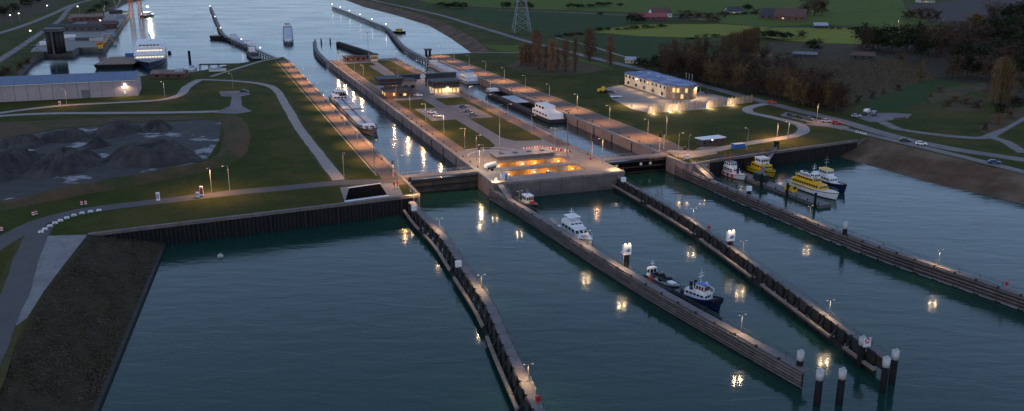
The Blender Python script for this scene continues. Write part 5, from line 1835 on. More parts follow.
# kiosk with white roof near the right gate
ka, kb = G(702, 146.5), G(725, 143.8)
d = kb - ka
t = thing('kiosk', 'small dark kiosk with white flat roof behind the right gate', 'kiosk', ka, math.atan2(d.y, d.x))
w = d.length
piece('wall', M_DKGREY, (w / 2, 2.2, 1.3), (w - 0.6, 4.0, 2.6), 0, t)
piece('roof', M_WHITE, (w / 2, 2.2, 2.75), (w + 0.4, 5.0, 0.3), 0, t)
for i in range(4):
    piece('window', M_GLASS, (1.4 + i * (w - 2.8) / 3, 0.18, 1.5), (1.2, 0.08, 1.1), 0, t)
piece('wall_lamp', M_LENSW, (w * 0.44, 0.1, 2.2), (0.35, 0.2, 0.3), 0, t)
t = thing('storage_container', 'blue container on the right quay near the gangway', 'container', G(738, 148.5), ang * 0.0 + R(25))
piece('shell', M_BLUE, (0, 0, 1.0), (5.0, 2.3, 1.9), 0, t)
for i in range(9):
    piece('rib', M_BLUE, (-2.2 + i * 0.55, -1.17, 1.0), (0.2, 0.07, 1.7), 0, t)
piece('lid', M_HATCH, (0, 0, 2.02), (5.1, 2.4, 0.14), 0, t)

# ---- dark silo block and sheds on the left harbour quay
t = thing('silo_tower', 'dark square silo tower on the left harbour quay', 'silo', G(55, 54), 0.15)
for i in range(2):
    for j in range(2):
        b = MB()
        b.tube((-2.9 + i * 5.8, 2 + j * 5.8, 0), (-2.9 + i * 5.8, 2 + j * 5.8, 17), 2.85, 2.85, 18)
        b.build('silo', M_SHEET, t, True)
piece('top_house', M_DKGREY, (0, 4.9, 18.2), (12.2, 12.2, 2.4), 0, t)
piece('stair', M_DKGREY, (0, -1.2, 8.5), (1.6, 1.0, 17), 0, t)
sheet('harbour_quay_paving', [[G(31, 57, ZC), G(73, 56, ZC), G(79, 52.5, ZC), G(103, 52.6, ZC), G(130, 16, ZC), G(110, 14, ZC), G(76, 26, ZC), G(60, 33, ZC), G(38, 48, ZC)]], ZQ + 0.02, M_PLAZA)


M_ROOFP = mat('faded_red_roof', (0.30, 0.07, 0.065), (0.24, 0.06, 0.055), 0.3, 0.8)


def gable_house(name, label, px, py, l, w, h, rh, rz, wm, rm, nwin=4, cat='house', lit=0, chimney=True):
    t = thing(name, label, cat, G(px, py), rz)
    b = MB()
    b.box((0, 0, h / 2), (l, w, h))
    b.add([(-l / 2, -w / 2, h), (-l / 2, w / 2, h), (-l / 2, 0, h + rh), (l / 2, -w / 2, h), (l / 2, w / 2, h), (l / 2, 0, h + rh)], [(0, 1, 2), (3, 5, 4)])
    b.build('wall', wm, t)
    b = MB()
    for sg in (-1, 1):
        y0, y1 = sg * (w / 2 + 0.6), 0
        z0 = h - 0.6 * rh / (w / 2)
        a = [(-l / 2 - 0.5, y0, z0), (l / 2 + 0.5, y0, z0), (l / 2 + 0.5, y1, h + rh), (-l / 2 - 0.5, y1, h + rh)]
        b.add([(x, y, z + 0.05) for x, y, z in a] + [(x, y, z + 0.35) for x, y, z in a], [(3, 2, 1, 0), (4, 5, 6, 7), (0, 1, 5, 4), (1, 2, 6, 5), (2, 3, 7, 6), (3, 0, 4, 7)])
    r = b.build('roof', rm, t)
    if chimney:
        piece('chimney', M_BRICK, (l * 0.25, 0, h + rh + 0.6), (0.9, 0.9, 1.8), 0, r)
    for i in range(nwin):
        piece('window', M_LITW if (i == 1 and lit > 1) else M_GLASS, (-l / 2 + (i + 0.5) * l / nwin, -w / 2 - 0.03, h * 0.5), (l / nwin * 0.3, 0.14, h * 0.3), 0, t)
    piece('gable_trim', M_WHITE, (-l / 2 - 0.1, 0, h - 0.1), (0.2, w, 0.3), 0, t)
    piece('door', M_DKGREY, (l / 2 + 0.04, 0, 1.2), (0.12, 1.4, 2.4), 0, t)
    return t


for i, (x, y, rz, m, l, h, lab) in enumerate([
        (69, 38, 0.2, M_WHITE, 12, 3.0, 'white container right of the silo tower'), (76, 40, 0.1, M_HATCH, 10, 2.6, 'pale container in the middle of the harbour quay'),
        (84, 40.5, 0.1, M_DKGREY, 14, 2.8, 'dark container on the harbour quay near its middle'), (91, 40, 0.15, M_BLUE, 8, 2.6, 'blue container on the harbour quay'),
        (97, 41, 0.1, M_CREAM, 12, 2.6, 'cream container near the water on the harbour quay'), (109, 37, 0.9, M_HATCH, 12, 3.2, 'pale container on the quay edge'),
        (44, 45, 0.4, M_WHITE, 6, 3.0, 'white container left of the silo tower'), (101, 46, 0.9, M_ORANGE, 7, 3.0, 'orange container at the front of the harbour quay'),
        (113, 25, 0.9, M_BRICK, 12, 4.0, 'red brown container on the far harbour quay'), (120, 18, 0.9, M_HATCH, 12, 4.0, 'pale container at the far end of the harbour quay'), (116, 14, 0.4, M_DKGREY, 16, 5.0, 'dark container at the tip of the harbour quay')]):
    t = thing('freight_container', lab, 'container', G(x, y), rz, 'containers on the harbour quay')
    piece('shell', m, (0, 0, h / 2 + 0.1), (l, 2.8, h), 0, t)
    for j in range(int(l)):
        piece('rib', m, (-l / 2 + 0.5 + j, -1.43, h / 2 + 0.1), (0.4, 0.1, h - 0.3), 0, t)
t = thing('quay_crane', 'slim yellow crane on the harbour quay edge', 'crane', G(101, 50), 0.3)
piece('undercarriage', M_DKGREY, (0, 0, 0.6), (4, 3, 1.2), 0, t)
piece('cab', M_YEL, (0, 0, 2.4), (3.2, 2.6, 2.4), 0, t)
bar('boom', M_YEL, (1, 0, 3), (7, 1, 12), 0.5, 0.5, t)
bar('jib', M_YEL, (7, 1, 12), (10, 1.5, 6), 0.35, 0.35, t)
for i, (x, y, lab) in enumerate([(116, 12, 'lattice mast crane at the tip of the harbour quay'), (104, 18, 'lattice mast crane behind the brown sheds')]):
    t = thing('mast_crane', lab, 'crane', G(x, y), 0.5 + i)
    for sx in (-1, 1):
        rod('leg', M_DKGREY, (sx, 0, 0), (sx * 0.4, 0, 22), 0.3, t)
    for j in range(6):
        bar('brace', M_DKGREY, (-1, 0, j * 3.4), (1, 0, j * 3.4 + 3.4), 0.15, 0.15, t)
    bar('boom', M_DKGREY, (0, 0, 4), (14, 3, 26), 0.5, 0.5, t)
t = thing('hoist_tower', 'dark hoist tower at the far end of the right lock', 'tower', LK(165, 640), LROT)
piece('column', M_BLACK, (-1.2, 0, 2.4), (1.2, 3.0, 4.8), 0, t)
piece('column', M_BLACK, (1.6, 0, 2.4), (1.2, 3.0, 4.8), 0, t)
piece('head_house', M_DKGREY, (0.2, 0, 5.3), (5.2, 4.0, 1.2), 0, t)
gable_house('quay_shed', 'brown gabled shed on the left harbour quay', 103, 29, 26, 14, 5, 3, 0.6, M_BRICK, M_ROOFR, 5, 'shed', 0, False)
gable_house('quay_shed', 'long dark low shed behind the silo tower', 77, 31, 52, 12, 5, 2, 0.1, M_DKGREY, M_ROOFD, 7, 'shed', 0, False)
gable_house('quay_shed', 'pink brown shed behind the gabled harbour shed', 86, 21, 34, 16, 5, 3, 0.7, M_BRICK, M_PINKD, 5, 'shed', 0, False)
gable_house('farmhouse', 'white gabled farmhouse with red roof among far fields', 660, 17, 26, 14, 5, 6, 0.2, M_WHITE, M_ROOFR, 5, 'house', 2)
gable_house('barn', 'red roofed barn beside the white far farmhouse', 652, 20, 34, 14, 4, 4, 0.1, M_BRICK, M_ROOFP, 5, 'barn', 0, False)
gable_house('barn', 'dark far barn with white gable trim left of the lit farm', 778, 18.5, 40, 22, 5, 7, -0.5, M_DKGREY, M_ROOFD, 5, 'barn', 1, False)
gable_house('farmhouse', 'far farm with reddish roof and bright lamps', 790, 20, 36, 20, 5, 8, -0.4, M_BRICK, M_ROOFR, 5, 'house', 4)
gable_house('farmhouse', 'small far house left of the dark barn', 733, 14, 22, 14, 4, 5, 0.3, M_CREAM, M_ROOFD, 4, 'house', 2)
gable_house('greenhouse_shed', 'low pale shed alone on the far yellow green field', 820, 28, 14, 9, 3, 2.5, -0.1, M_DKGREY, M_HATCH, 4, 'shed', 0, False)
gable_house('far_house', 'small lit house far away near the top right', 925, 2.5, 26, 14, 4, 5, 0.2, M_CREAM, M_ROOFR, 4, 'house', 4)
gable_house('orchard_shed', 'long grey roofed shed inside the orchard', 805, 57, 17, 6, 2.4, 1.4, -0.35, M_DKGREY, M_GREYM, 5, 'shed', 0, False)
gable_house('orchard_shed', 'small dark hut at the top edge of the orchard', 862, 59, 16, 7, 3, 2, -0.2, M_DKGREY, M_ROOFR, 3, 'shed', 0, False)
gable_house('road_house', 'low pale shed beside the main road left of the tree belt', 632, 63, 9, 5, 2.6, 1.6, -0.3, M_CREAM, M_HATCH, 3, 'shed', 0, False)
for i, (x, y) in enumerate(((797, 19.5), (768, 16), (785, 11.5), (802, 10.5), (892, 25.5), (898, 26), (943, 24), (919, 1), (700, 19), (763, 54.5))):
    lamp(G(x, y), 6, R(250), ['far yard lamp right of the lit farm', 'far yard lamp left of the dark barn', 'far yard lamp behind the dark barn', 'far yard lamp behind the lit farm', 'far roadside lamp on the dark hedge, left of a pair',
                              'far roadside lamp on the dark hedge, right of a pair', 'far roadside lamp before the ploughed field', 'far lamp by the small lit house at the top', 'far lamp between the two farms', 'white lamp at the left edge of the orchard'][i], None, 900, SOFT)

# ---- power pylon
p = G(521.5, 32)
t = thing('power_pylon', 'tall steel lattice power pylon standing on the far field', 'pylon', p, 0.15)
hw, hh = 8.0, 62.0
lev = [0, 9, 17, 24, 30, 35.5, 40.5, 45, 49, 53, 57, 62]


def leg_at(z):
    return hw * (1 - z / 66.0) ** 1.25 + 0.5


for sx in (-1, 1):
    for sy in (-1, 1):
        for a_, c_ in zip(lev[:-1], lev[1:]):
            ra, rc = leg_at(a_), leg_at(c_)
            bar('leg', M_GALV, (sx * ra, sy * ra, a_), (sx * rc, sy * rc, c_), 0.42, 0.42, t)
for a_, c_ in zip(lev[:-1], lev[1:]):
    ra, rc = leg_at(a_), leg_at(c_)
    for (x0, y0), (x1, y1) in (((-1, -1), (1, -1)), ((1, -1), (1, 1)), ((1, 1), (-1, 1)), ((-1, 1), (-1, -1))):
        bar('brace', M_GALV, (x0 * ra, y0 * ra, a_), (x1 * rc, y1 * rc, c_), 0.2, 0.2, t)
        bar('brace', M_GALV, (x1 * ra, y1 * ra, a_), (x0 * rc, y0 * rc, c_), 0.2, 0.2, t)
        bar('brace', M_GALV, (x0 * rc, y0 * rc, c_), (x1 * rc, y1 * rc, c_), 0.2, 0.2, t)
for z, l in ((40.5, 14), (49, 17), (57, 12)):
    for sg in (-1, 1):
        bar('cross_arm', M_GALV, (0, 0, z), (sg * l, 0, z + 0.4), 0.5, 0.5, t)
        bar('cross_arm', M_GALV, (0, 0, z + 3), (sg * l, 0, z + 0.6), 0.25, 0.25, t)


# ================================================================== VEHICLES
def car(label, p, rz, m, kind='car', group=None, name='car'):
    t = thing(name, label, 'van' if kind == 'van' else 'car', p, rz, group)
    if kind == 'van':
        prof = [(-2.5, 0.35), (2.45, 0.35), (2.5, 0.95), (1.9, 1.15), (1.35, 2.0), (-2.4, 2.1), (-2.5, 1.0)]
        glass = [(1.25, 1.2), (1.75, 1.2), (1.3, 1.85), (0.3, 1.9), (0.3, 1.2)]
    else:
        prof = [(-2.15, 0.32), (2.15, 0.32), (2.2, 0.62), (2.05, 0.82), (1.0, 0.95), (-1.9, 1.0), (-2.15, 0.85), (-2.2, 0.6)]
        glass = None
    b = MB()
    hw = 0.88 if kind != 'van' else 0.98
    b.loft([[(x, -hw, z) for x, z in prof], [(x, hw, z) for x, z in prof]])
    body = b.build('body', m, t)
    if kind != 'van':
        b = MB()
        bot = [(-1.75, -0.82), (0.95, -0.82), (0.95, 0.82), (-1.75, 0.82)]
        top = [(-1.25, -0.62), (0.2, -0.62), (0.2, 0.62), (-1.25, 0.62)]
        b.loft([[(x, y, 0.96) for x, y in bot], [(x, y, 1.42) for x, y in top]])
        b.build('windows', M_GLASS, t)
        piece('roof', m, (-0.52, 0, 1.45), (1.6, 1.3, 0.06), 0, t)
    else:
        piece('windscreen', M_GLASS, (1.66, 0, 1.55), (0.08, 1.7, 0.85), 0, t, rot=(0, R(-33), 0))
        for sg in (-1, 1):
            piece('side_window', M_GLASS, (0.8, sg * 0.985, 1.5), (0.9, 0.05, 0.5), 0, t)
    for sx in (-1.35, 1.35):
        for sg in (-1, 1):
            w_ = piece('wheel', M_TYRE, (sx, sg * (hw - 0.1), 0.33), (0.33, 0.33, 0.24), 0, t, 'cyl', rot=(PI / 2, 0, 0))
    ex = 2.2 if kind != 'van' else 2.48
    for sg in (-1, 1):
        piece('headlight', M_WHITE, (ex - 0.06, sg * 0.62, 0.68), (0.1, 0.34, 0.14), 0, t)
        piece('tail_light', M_RED, (-ex + 0.02, sg * 0.66, 0.72), (0.1, 0.28, 0.16), 0, t)
    return t


M_CARG = mat('grey_car_paint', (0.13, 0.14, 0.155), None, 0.5, 0.35)
M_CARB = mat('blue_car_paint', (0.025, 0.055, 0.16), None, 0.5, 0.3)
M_CARD = mat('dark_car_paint', (0.02, 0.02, 0.025), None, 0.5, 0.3)
M_CARS = mat('silver_car_paint', (0.42, 0.43, 0.45), None, 0.5, 0.35)
for x, y, rz, m, k, lab in [
        (791, 116.3, -65, M_CARD, 'car', 'dark car at the left end of the row parked by the main road'),
        (800, 118.3, -65, M_CARD, 'car', 'black car second in the row parked by the main road'),
        (809.5, 120.2, -65, M_CARG, 'car', 'grey car third in the row parked by the main road'),
        (826, 122.4, -20, M_CARS, 'car', 'silver car parked right of the street lamp by the main road'),
        (836.5, 124.2, -20, M_RED, 'car', 'red car at the right end of the row by the main road'),
        (856, 117.3, -15, M_CARS, 'car', 'silver car parked in the roadside lay by'),
        (864.5, 114.8, 60, M_CARD, 'car', 'dark car between the silver car and the van in the lay by'),
        (867, 113.3, 50, M_WHITE, 'van', 'white van parked in the roadside lay by'),
        (874, 115.3, 60, M_CARB, 'van', 'blue van parked at the right of the lay by'),
        (905, 141.8, -22, M_CARD, 'car', 'black car on the dyke road behind the white car'),
        (921, 145.2, -22, M_WHITE, 'car', 'white car on the dyke road above the brown bank'),
        (994, 163.8, -22, M_CARB, 'car', 'dark blue car alone on the dyke road near the right edge'),
        (708.5, 93.8, -20, M_CARD, 'car', 'black car parked behind the palisade screen'),
        (612, 93.3, -20, M_CARD, 'car', 'dark car on the forecourt beside the yellow machine'),
        (418.5, 96.3, -15, M_WHITE, 'car', 'white car parked between the two island buildings'),
        (431.5, 93.6, 100, M_WHITE, 'van', 'white van beside the lit island building'),
        (244, 92.2, 5, M_CARD, 'car', 'dark car at the right end of the grey turning area'),
        (432, 113.6, -20, M_WHITE, 'car', 'white car in the left island parking lot, nearer the buildings'),
        (438, 117.0, -20, M_WHITE, 'car', 'white car in the left island parking lot, nearer the plaza'),
        (463, 108, 10, M_CARB, 'car', 'blue car in the right island parking lot nearest the buildings'),
        (468, 112.4, 10, M_CARG, 'car', 'grey car in the middle of the right island parking lot'),
        (473, 116, 10, M_CARG, 'car', 'grey car in the right island parking lot nearest the plaza'),
        (772, 103.3, -18, M_RED, 'car', 'red car driving on the main road above the loop'),
        (38, 50, 30, M_CARS, 'car', 'silver car on the left harbour quay'),
        (34, 47, 30, M_CARD, 'car', 'dark car beside the silver car on the left harbour quay')]:
    car(lab, G(x, y) + Vector((0, 0, 0.16)), R(rz), m, k)
# yellow wheel loader on the forecourt
t = thing('wheel_loader', 'small yellow machine at the left end of the lit forecourt', 'machine', G(602, 92.5), 0.4)
piece('engine_body', M_YEL, (-1.2, 0, 1.4), (2.6, 2.0, 1.4), 0, t)
piece('cab', M_YEL, (0.7, 0, 2.0), (1.5, 1.7, 2.4), 0, t)
piece('cab_window', M_GLASS, (1.47, 0, 2.5), (0.06, 1.4, 1.0), 0, t)
bar('lift_arm', M_YEL, (1.2, 0, 1.4), (3.4, 0, 0.8), 0.4, 0.35, t)
piece('bucket', M_DKGREY, (3.8, 0, 0.6), (0.9, 2.4, 0.9), 0, t)
for sx in (-1.4, 1.6):
    for sg in (-1, 1):
        piece('wheel', M_TYRE, (sx, sg * 1.1, 0.75), (0.75, 0.75, 0.5), 0, t, 'cyl', rot=(PI / 2, 0, 0))
t = thing('trailer', 'white flat trailer on the forecourt beside the dark car', 'trailer', G(616, 98), 0.2)
piece('bed', M_WHITE, (0, 0, 0.9), (6, 2.3, 0.25), 0, t)
piece('drawbar', M_GALV, (3.7, 0, 0.8), (1.6, 0.2, 0.15), 0, t)
for sx in (-1, 0.4):
    for sg in (-1, 1):
        piece('wheel', M_TYRE, (sx, sg * 1.0, 0.4), (0.4, 0.4, 0.25), 0, t, 'cyl', rot=(PI / 2, 0, 0))


# ================================================================== SMALL LOCK FURNITURE
def signal_post(p, h, label, red=True):
    t = thing('signal_post', label, 'signal', p, LROT)
    rod('pole', M_WHITE, (0, 0, 0), (0, 0, h), 0.09, t)
    piece('signal_head', M_BLACK, (0, -0.15, h - 0.5), (0.9, 0.4, 1.2), 0, t)
    for i, c_ in enumerate((M_RED, M_WHITE)):
        piece('signal_lens', c_, (-0.2 + 0.4 * i, -0.37, h - 0.4), (0.13, 0.13, 0.06), 0, t, 'cyl', rot=(PI / 2, 0, 0))
    piece('collar', M_RED if red else M_WHITE, (0, 0, h * 0.5), (0.16, 0.16, 0.5), 0, t, 'cyl')
    for i in range(5):
        piece('stripe', M_RED if i % 2 else M_WHITE, (0, 0, 0.3 + i * 0.35), (0.13, 0.13, 0.34), 0, t, 'cyl')
    return t


for n_, s_, h, lab in [(60.5, 287, 5.5, 'signal post beside the left end of the left gate'), (93, 290, 7.5, 'striped signal post where the left gate meets the island'),
                       (91.8, 272, 4, 'short signal post on the front corner of the island'), (138.0, 290, 7.5, 'signal post where the right gate meets the island'),
                       (168.2, 292, 6.5, 'left one of two signal posts behind the right gate head'), (171.2, 294, 7, 'right one of two signal posts behind the right gate head'),
                       (61.5, 266, 4.5, 'signal post on the front edge of the left gate head'), (168.5, 274, 5, 'red signal post on the corner of the right gate head'),
                       (97, 634, 6, 'signal post at the north west tip of the island')]:
    signal_post(LK(n_, s_), h, lab)
for i, (n_, s_, h, lab) in enumerate([(105, 302, 20, 'tallest slim mast standing on the island plaza'), (129, 293, 18, 'slim mast left of the right gate on the island'), (136, 287, 15, 'slim mast beside the right gate with red foot'),
                                      (55, 292, 14, 'slim mast on the lawn by the left gate'), (118, 630, 20, 'slim mast at the north end of the island')]):
    t = thing('light_mast', lab, 'mast', LK(n_, s_), LROT)
    b = MB()
    b.tube((0, 0, 0), (0, 0, h), 0.2, 0.09, 10)
    b.build('pole', M_GREYM, t)
    piece('footing', M_RED if i == 2 else M_CONC, (0, 0, 0.4), (0.45, 0.45, 0.8), 0, t, 'cyl')
    bar('head_bar', M_GREYM, (-1, 0, h), (1, 0, h), 0.12, 0.12, t)
    for sx in (-0.8, 0, 0.8):
        piece('floodlight', M_GREYM, (sx, -0.2, h + 0.15), (0.45, 0.4, 0.35), 0, t)
# red and white barrier on the plaza
for i in range(7):
    n_, s_ = 119 + i * 2.3, 311 - (0 if i < 3 else (i - 3) * 3.2)
    t = thing('road_barrier', f'red and white barrier block on the island plaza, {nth(i)} from the left', 'barrier', LK(n_, s_), LROT - (0 if i < 3 else 0.9), 'red and white barrier row on the island plaza')
    for j in range(4):
        piece('block_half', M_RED if j % 2 else M_WHITE, (-0.9 + j * 0.6, 0, 0.5), (0.58, 0.45, 1.0), 0, t)
# white tank trailers and boxes on the plaza
t = thing('tank_trailer', 'white tank on wheels beside the left gate end', 'trailer', LK(96, 286.5), LROT + 0.5)
b = MB()
b.tube((-2.6, 0, 1.3), (2.6, 0, 1.3), 0.85, 0.85, 14)
b.build('tank', M_WHITE, t, False)
for sx in (-1.6, 1.6):
    for sg in (-0.8, 0.8):
        piece('wheel', M_TYRE, (sx, sg, 0.4), (0.4, 0.4, 0.25), 0, t, 'cyl', rot=(PI / 2, 0, 0))
piece('end_cap', M_RED, (2.7, 0, 1.3), (0.2, 1.0, 1.0), 0, t)
t = thing('equipment_hut', 'small white equipment hut on the island front corner', 'hut', LK(95.6, 270.5), LROT)
piece('wall', M_WHITE, (0, 0, 1.0), (2.4, 1.8, 2.0), 0, t)
piece('roof', M_HATCH, (0, 0, 2.08), (2.7, 2.1, 0.16), 0, t)
piece('door', M_GREYM, (0.4, -0.92, 0.9), (0.8, 0.06, 1.7), 0, t)
for i, (x, y) in enumerate(((394.5, 188.5), (397.5, 187.5))):
    t = thing('warning_post', ['left one of two red warning posts on the left gate head', 'right one of two red warning posts on the left gate head'][i], 'post', G(x, y), 0.3, 'red warning posts')
    rod('post', M_RED, (0, 0, 0), (0, 0, 1.7), 0.14, t)
    piece('board', M_RED, (0, -0.05, 1.7), (0.7, 0.1, 0.7), 0, t)
    piece('foot', M_WHITE, (0, 0, 0.12), (0.3, 0.3, 0.24), 0, t, 'cyl')
# white marker blocks along the bend of the lower left road
mk_ = [(41, 231.5), (45, 228.7), (50, 225.5), (55, 222.5), (60.5, 220), (67, 217.3), (74, 214.8), (82, 212.6), (90.5, 211), (99, 209.8)]
for i, (x, y) in enumerate(mk_):
    t = thing('marker_block', f'white marker block along the road bend, {nth(i)} from the left', 'block', G(x, y + 1.2), 0.5, 'white marker blocks along the bend')
    b = MB()
    b.prism([(-0.75, -0.3), (0.75, -0.3), (0.75, 0.3), (-0.75, 0.3)], 0, 0.6, 0, 0.2)
    b.build('block', M_WHITE, t)
    piece('reflector', M_BLACK, (0, -0.29, 0.25), (0.3, 0.05, 0.15), 0, t)
piece_sign = [(2, 231.5, 'red and white road marker at the left frame edge'), (33.5, 216, 'left one of two road markers before the bend'), (36.5, 215, 'right one of two road markers before the bend'),
              (82, 205.5, 'left one of two road markers past the bend'), (86, 205, 'right one of two road markers past the bend')]
for x, y, lab in piece_sign:
    t = thing('road_marker', lab, 'road marker', G(x, y), 0.2)
    piece('foot', M_BLACK, (0, 0, 0.1), (0.6, 0.5, 0.2), 0, t)
    for j in range(4):
        piece('stripe', M_RED if j % 2 else M_WHITE, (0, 0, 0.4 + j * 0.32), (0.7, 0.14, 0.31), 0, t)
for i, (x, y, h, lab) in enumerate([(198, 197.5, 1.6, 'white cabinet left of the bright patch on the lower left road'), (158.5, 201, 2.6, 'pale post on the verge of the lower left road'),
                                    (202, 196.5, 3.2, 'red and white warning cabinet by the bright road patch'), (60, 105.8, 2.0, 'lit signs cabinet below the long shed')]):
    t = thing('roadside_cabinet', lab, 'cabinet', G(x, y), 0.2)
    piece('plinth', M_CONC, (0, 0, 0.12), (1.3, 1.0, 0.24), 0, t)
    piece('box', M_WHITE, (0, 0, h / 2 + 0.2), (1.0, 0.7, h), 0, t)
    piece('door', M_RED if i >= 2 else M_HATCH, (0, -0.37, h / 2 + 0.3), (0.8, 0.05, h * 0.6), 0, t)
for i in range(6):
    p = G(856 + i * 2.0, 132.6 + i * 0.45)
    t = thing('bollard', f'white road bollard above the brown bank, {nth(i)} from the left', 'bollard', p, 0, 'white bollards above the brown bank')
    piece('post', M_WHITE, (0, 0, 0.5), (0.22, 0.22, 1.0), 0, t, 'cyl')
    piece('band', M_BLACK, (0, 0, 0.8), (0.235, 0.235, 0.15), 0, t, 'cyl')

# buoy on the basin
t = thing('mooring_buoy', 'small pale buoy floating on the left part of the basin', 'buoy', G(220.5, 257, 0))
b = MB()
b.tube((0, 0, -0.4), (0, 0, 0.5), 0.8, 0.8, 14)
b.tube((0, 0, 0.5), (0, 0, 0.9), 0.8, 0.35, 14)
b.build('float', M_CREAM, t)
rod('ring_post', M_GALV, (0, 0, 0.9), (0, 0, 1.4), 0.08, t)

# mast-like dredge pile and hut near the shore by the shed
t = thing('spud_pontoon', 'small white pontoon with a tall dark spud pile at the shore', 'pontoon', G(190, 69.5, ZC))
piece('float', M_WHITE, (0, 0, 0.7), (8, 7, 1.8), 0, t)
piece('spud', M_BLACK, (0, 1.5, 6), (0.9, 0.9, 14), 0, t, 'cyl')
piece('winch_house', M_HATCH, (1.8, -1, 2.3), (2.5, 2.4, 1.5), 0, t)
t = thing('shore_quay', 'dark low jetty along the shore left of the tip', 'jetty', G(197, 69, ZC), 0.12)
for i in range(8):
    piece('deck_panel', M_DTIMB, (4 + i * 6.5, 5, 2.6), (6.3, 5, 0.5), 0, t)
    for sy in (2.8, 7.2):
        piece('pile', M_DTIMB, (1 + i * 6.5, sy, 0.6), (0.3, 0.3, 4.5), 0, t, 'cyl')
t = thing('white_boat_cover', 'white covered boat hauled out by the shore path', 'boat', G(218, 71.5), 0.2)
hull(t, 11, 3.6, 1.6, 2.0, [M_WHITE, M_WHITE, M_WHITE], 0.4, 0.8, draft=0.0)
piece('cover', M_HATCH, (-1, 0, 2.0), (7, 3.2, 0.7), 0, t)
gable_house('shore_hut', 'small brown hut between the ship and the shore path', 170, 77.5, 20, 9, 3, 1.6, 0.1, M_BRICK, M_PINKD, 3, 'hut', 0, False)
gable_house('shore_hut', 'tiny pale blue hut beside the brown shore hut', 180.5, 77.5, 4, 4, 4.2, 1.2, 0.1, M_HATCH, M_HATCH, 1, 'hut', 0, False)


# ---- aggregate heaps
def heap(label, px, py, rx, ry, h, rz=0.0, flat=0.25):
    b = MB()
    nr, na = 22, 90
    rnd = random.Random(int(px * 7 + py))
    ph = [rnd.uniform(0, 6.28) for _ in range(6)]
    off = Vector((px, py, 0))
    vs = [(0, 0, h * 0.97)]
    for r in range(1, nr + 1):
        f = r / nr
        for a in range(na):
            th = 2 * PI * a / na
            wob = 1 + 0.10 * math.sin(2 * th + ph[0]) + 0.07 * math.sin(3 * th + ph[1]) + 0.05 * math.sin(7 * th + ph[2]) + 0.03 * math.sin(13 * th + ph[3])
            k = 1.0 if f < flat else 1 - (f - flat) / (1 - flat)
            x, y = rx * f * wob * math.cos(th), ry * f * wob * math.sin(th)
            gul = noise.noise(Vector((x * 0.16, y * 0.16, 0)) + off) * 0.30 + noise.noise(Vector((x * 0.45, y * 0.45, 3)) + off) * 0.16 + 0.05 * math.sin(th * 17 + ph[4]) * (1 if f > flat else 0)
            z = h * k + h * gul * min(1, (1 - f) * 3) + rnd.uniform(-0.12, 0.12) * (r < nr)
            vs.append((x, y, -0.05 if r == nr else max(z, 0.02)))
    fs = [(0, 1 + a, 1 + (a + 1) % na) for a in range(na)]
    for r in range(nr - 1):
        for a in range(na):
            p, q = 1 + r * na + a, 1 + r * na + (a + 1) % na
            fs.append((p, p + na, q + na, q))
    b.add(vs, fs)
    o = b.build('aggregate_heap', M_HEAP, None, False)
    o.location = G(px, py) + Vector((0, 0, 0.03))
    o.rotation_euler = (0, 0, rz)
    return tag(o, label, 'heap', 'dark aggregate heaps in the storage yard')


heap('dark bluish aggregate heap at the left frame edge', 2, 171, 14, 22, 6.2, 0.05, 0.35)
heap('dark round aggregate heap between two pale gaps', 66, 167, 10.5, 18, 5.6, 0.05, 0.35)
heap('longest flat topped aggregate heap at the right of the yard', 152, 158, 18.5, 17, 5.0, 0.1, 0.55)
heap('dark heap at the back of the yard behind the long heap', 117, 132, 11, 13, 4.2, 0.1, 0.4)
heap('small dark heap at the back right of the yard', 157, 130, 6, 8, 4.2)
heap('low dark heap behind the round heap', 66, 139, 10, 10, 3.6, 0.1, 0.4)
heap('low heap at the back left of the yard', 22, 145, 9, 10, 3.6, 0.1, 0.4)
heap('smallest heap between the round heap and the long one', 97, 146, 5, 6, 3.0)

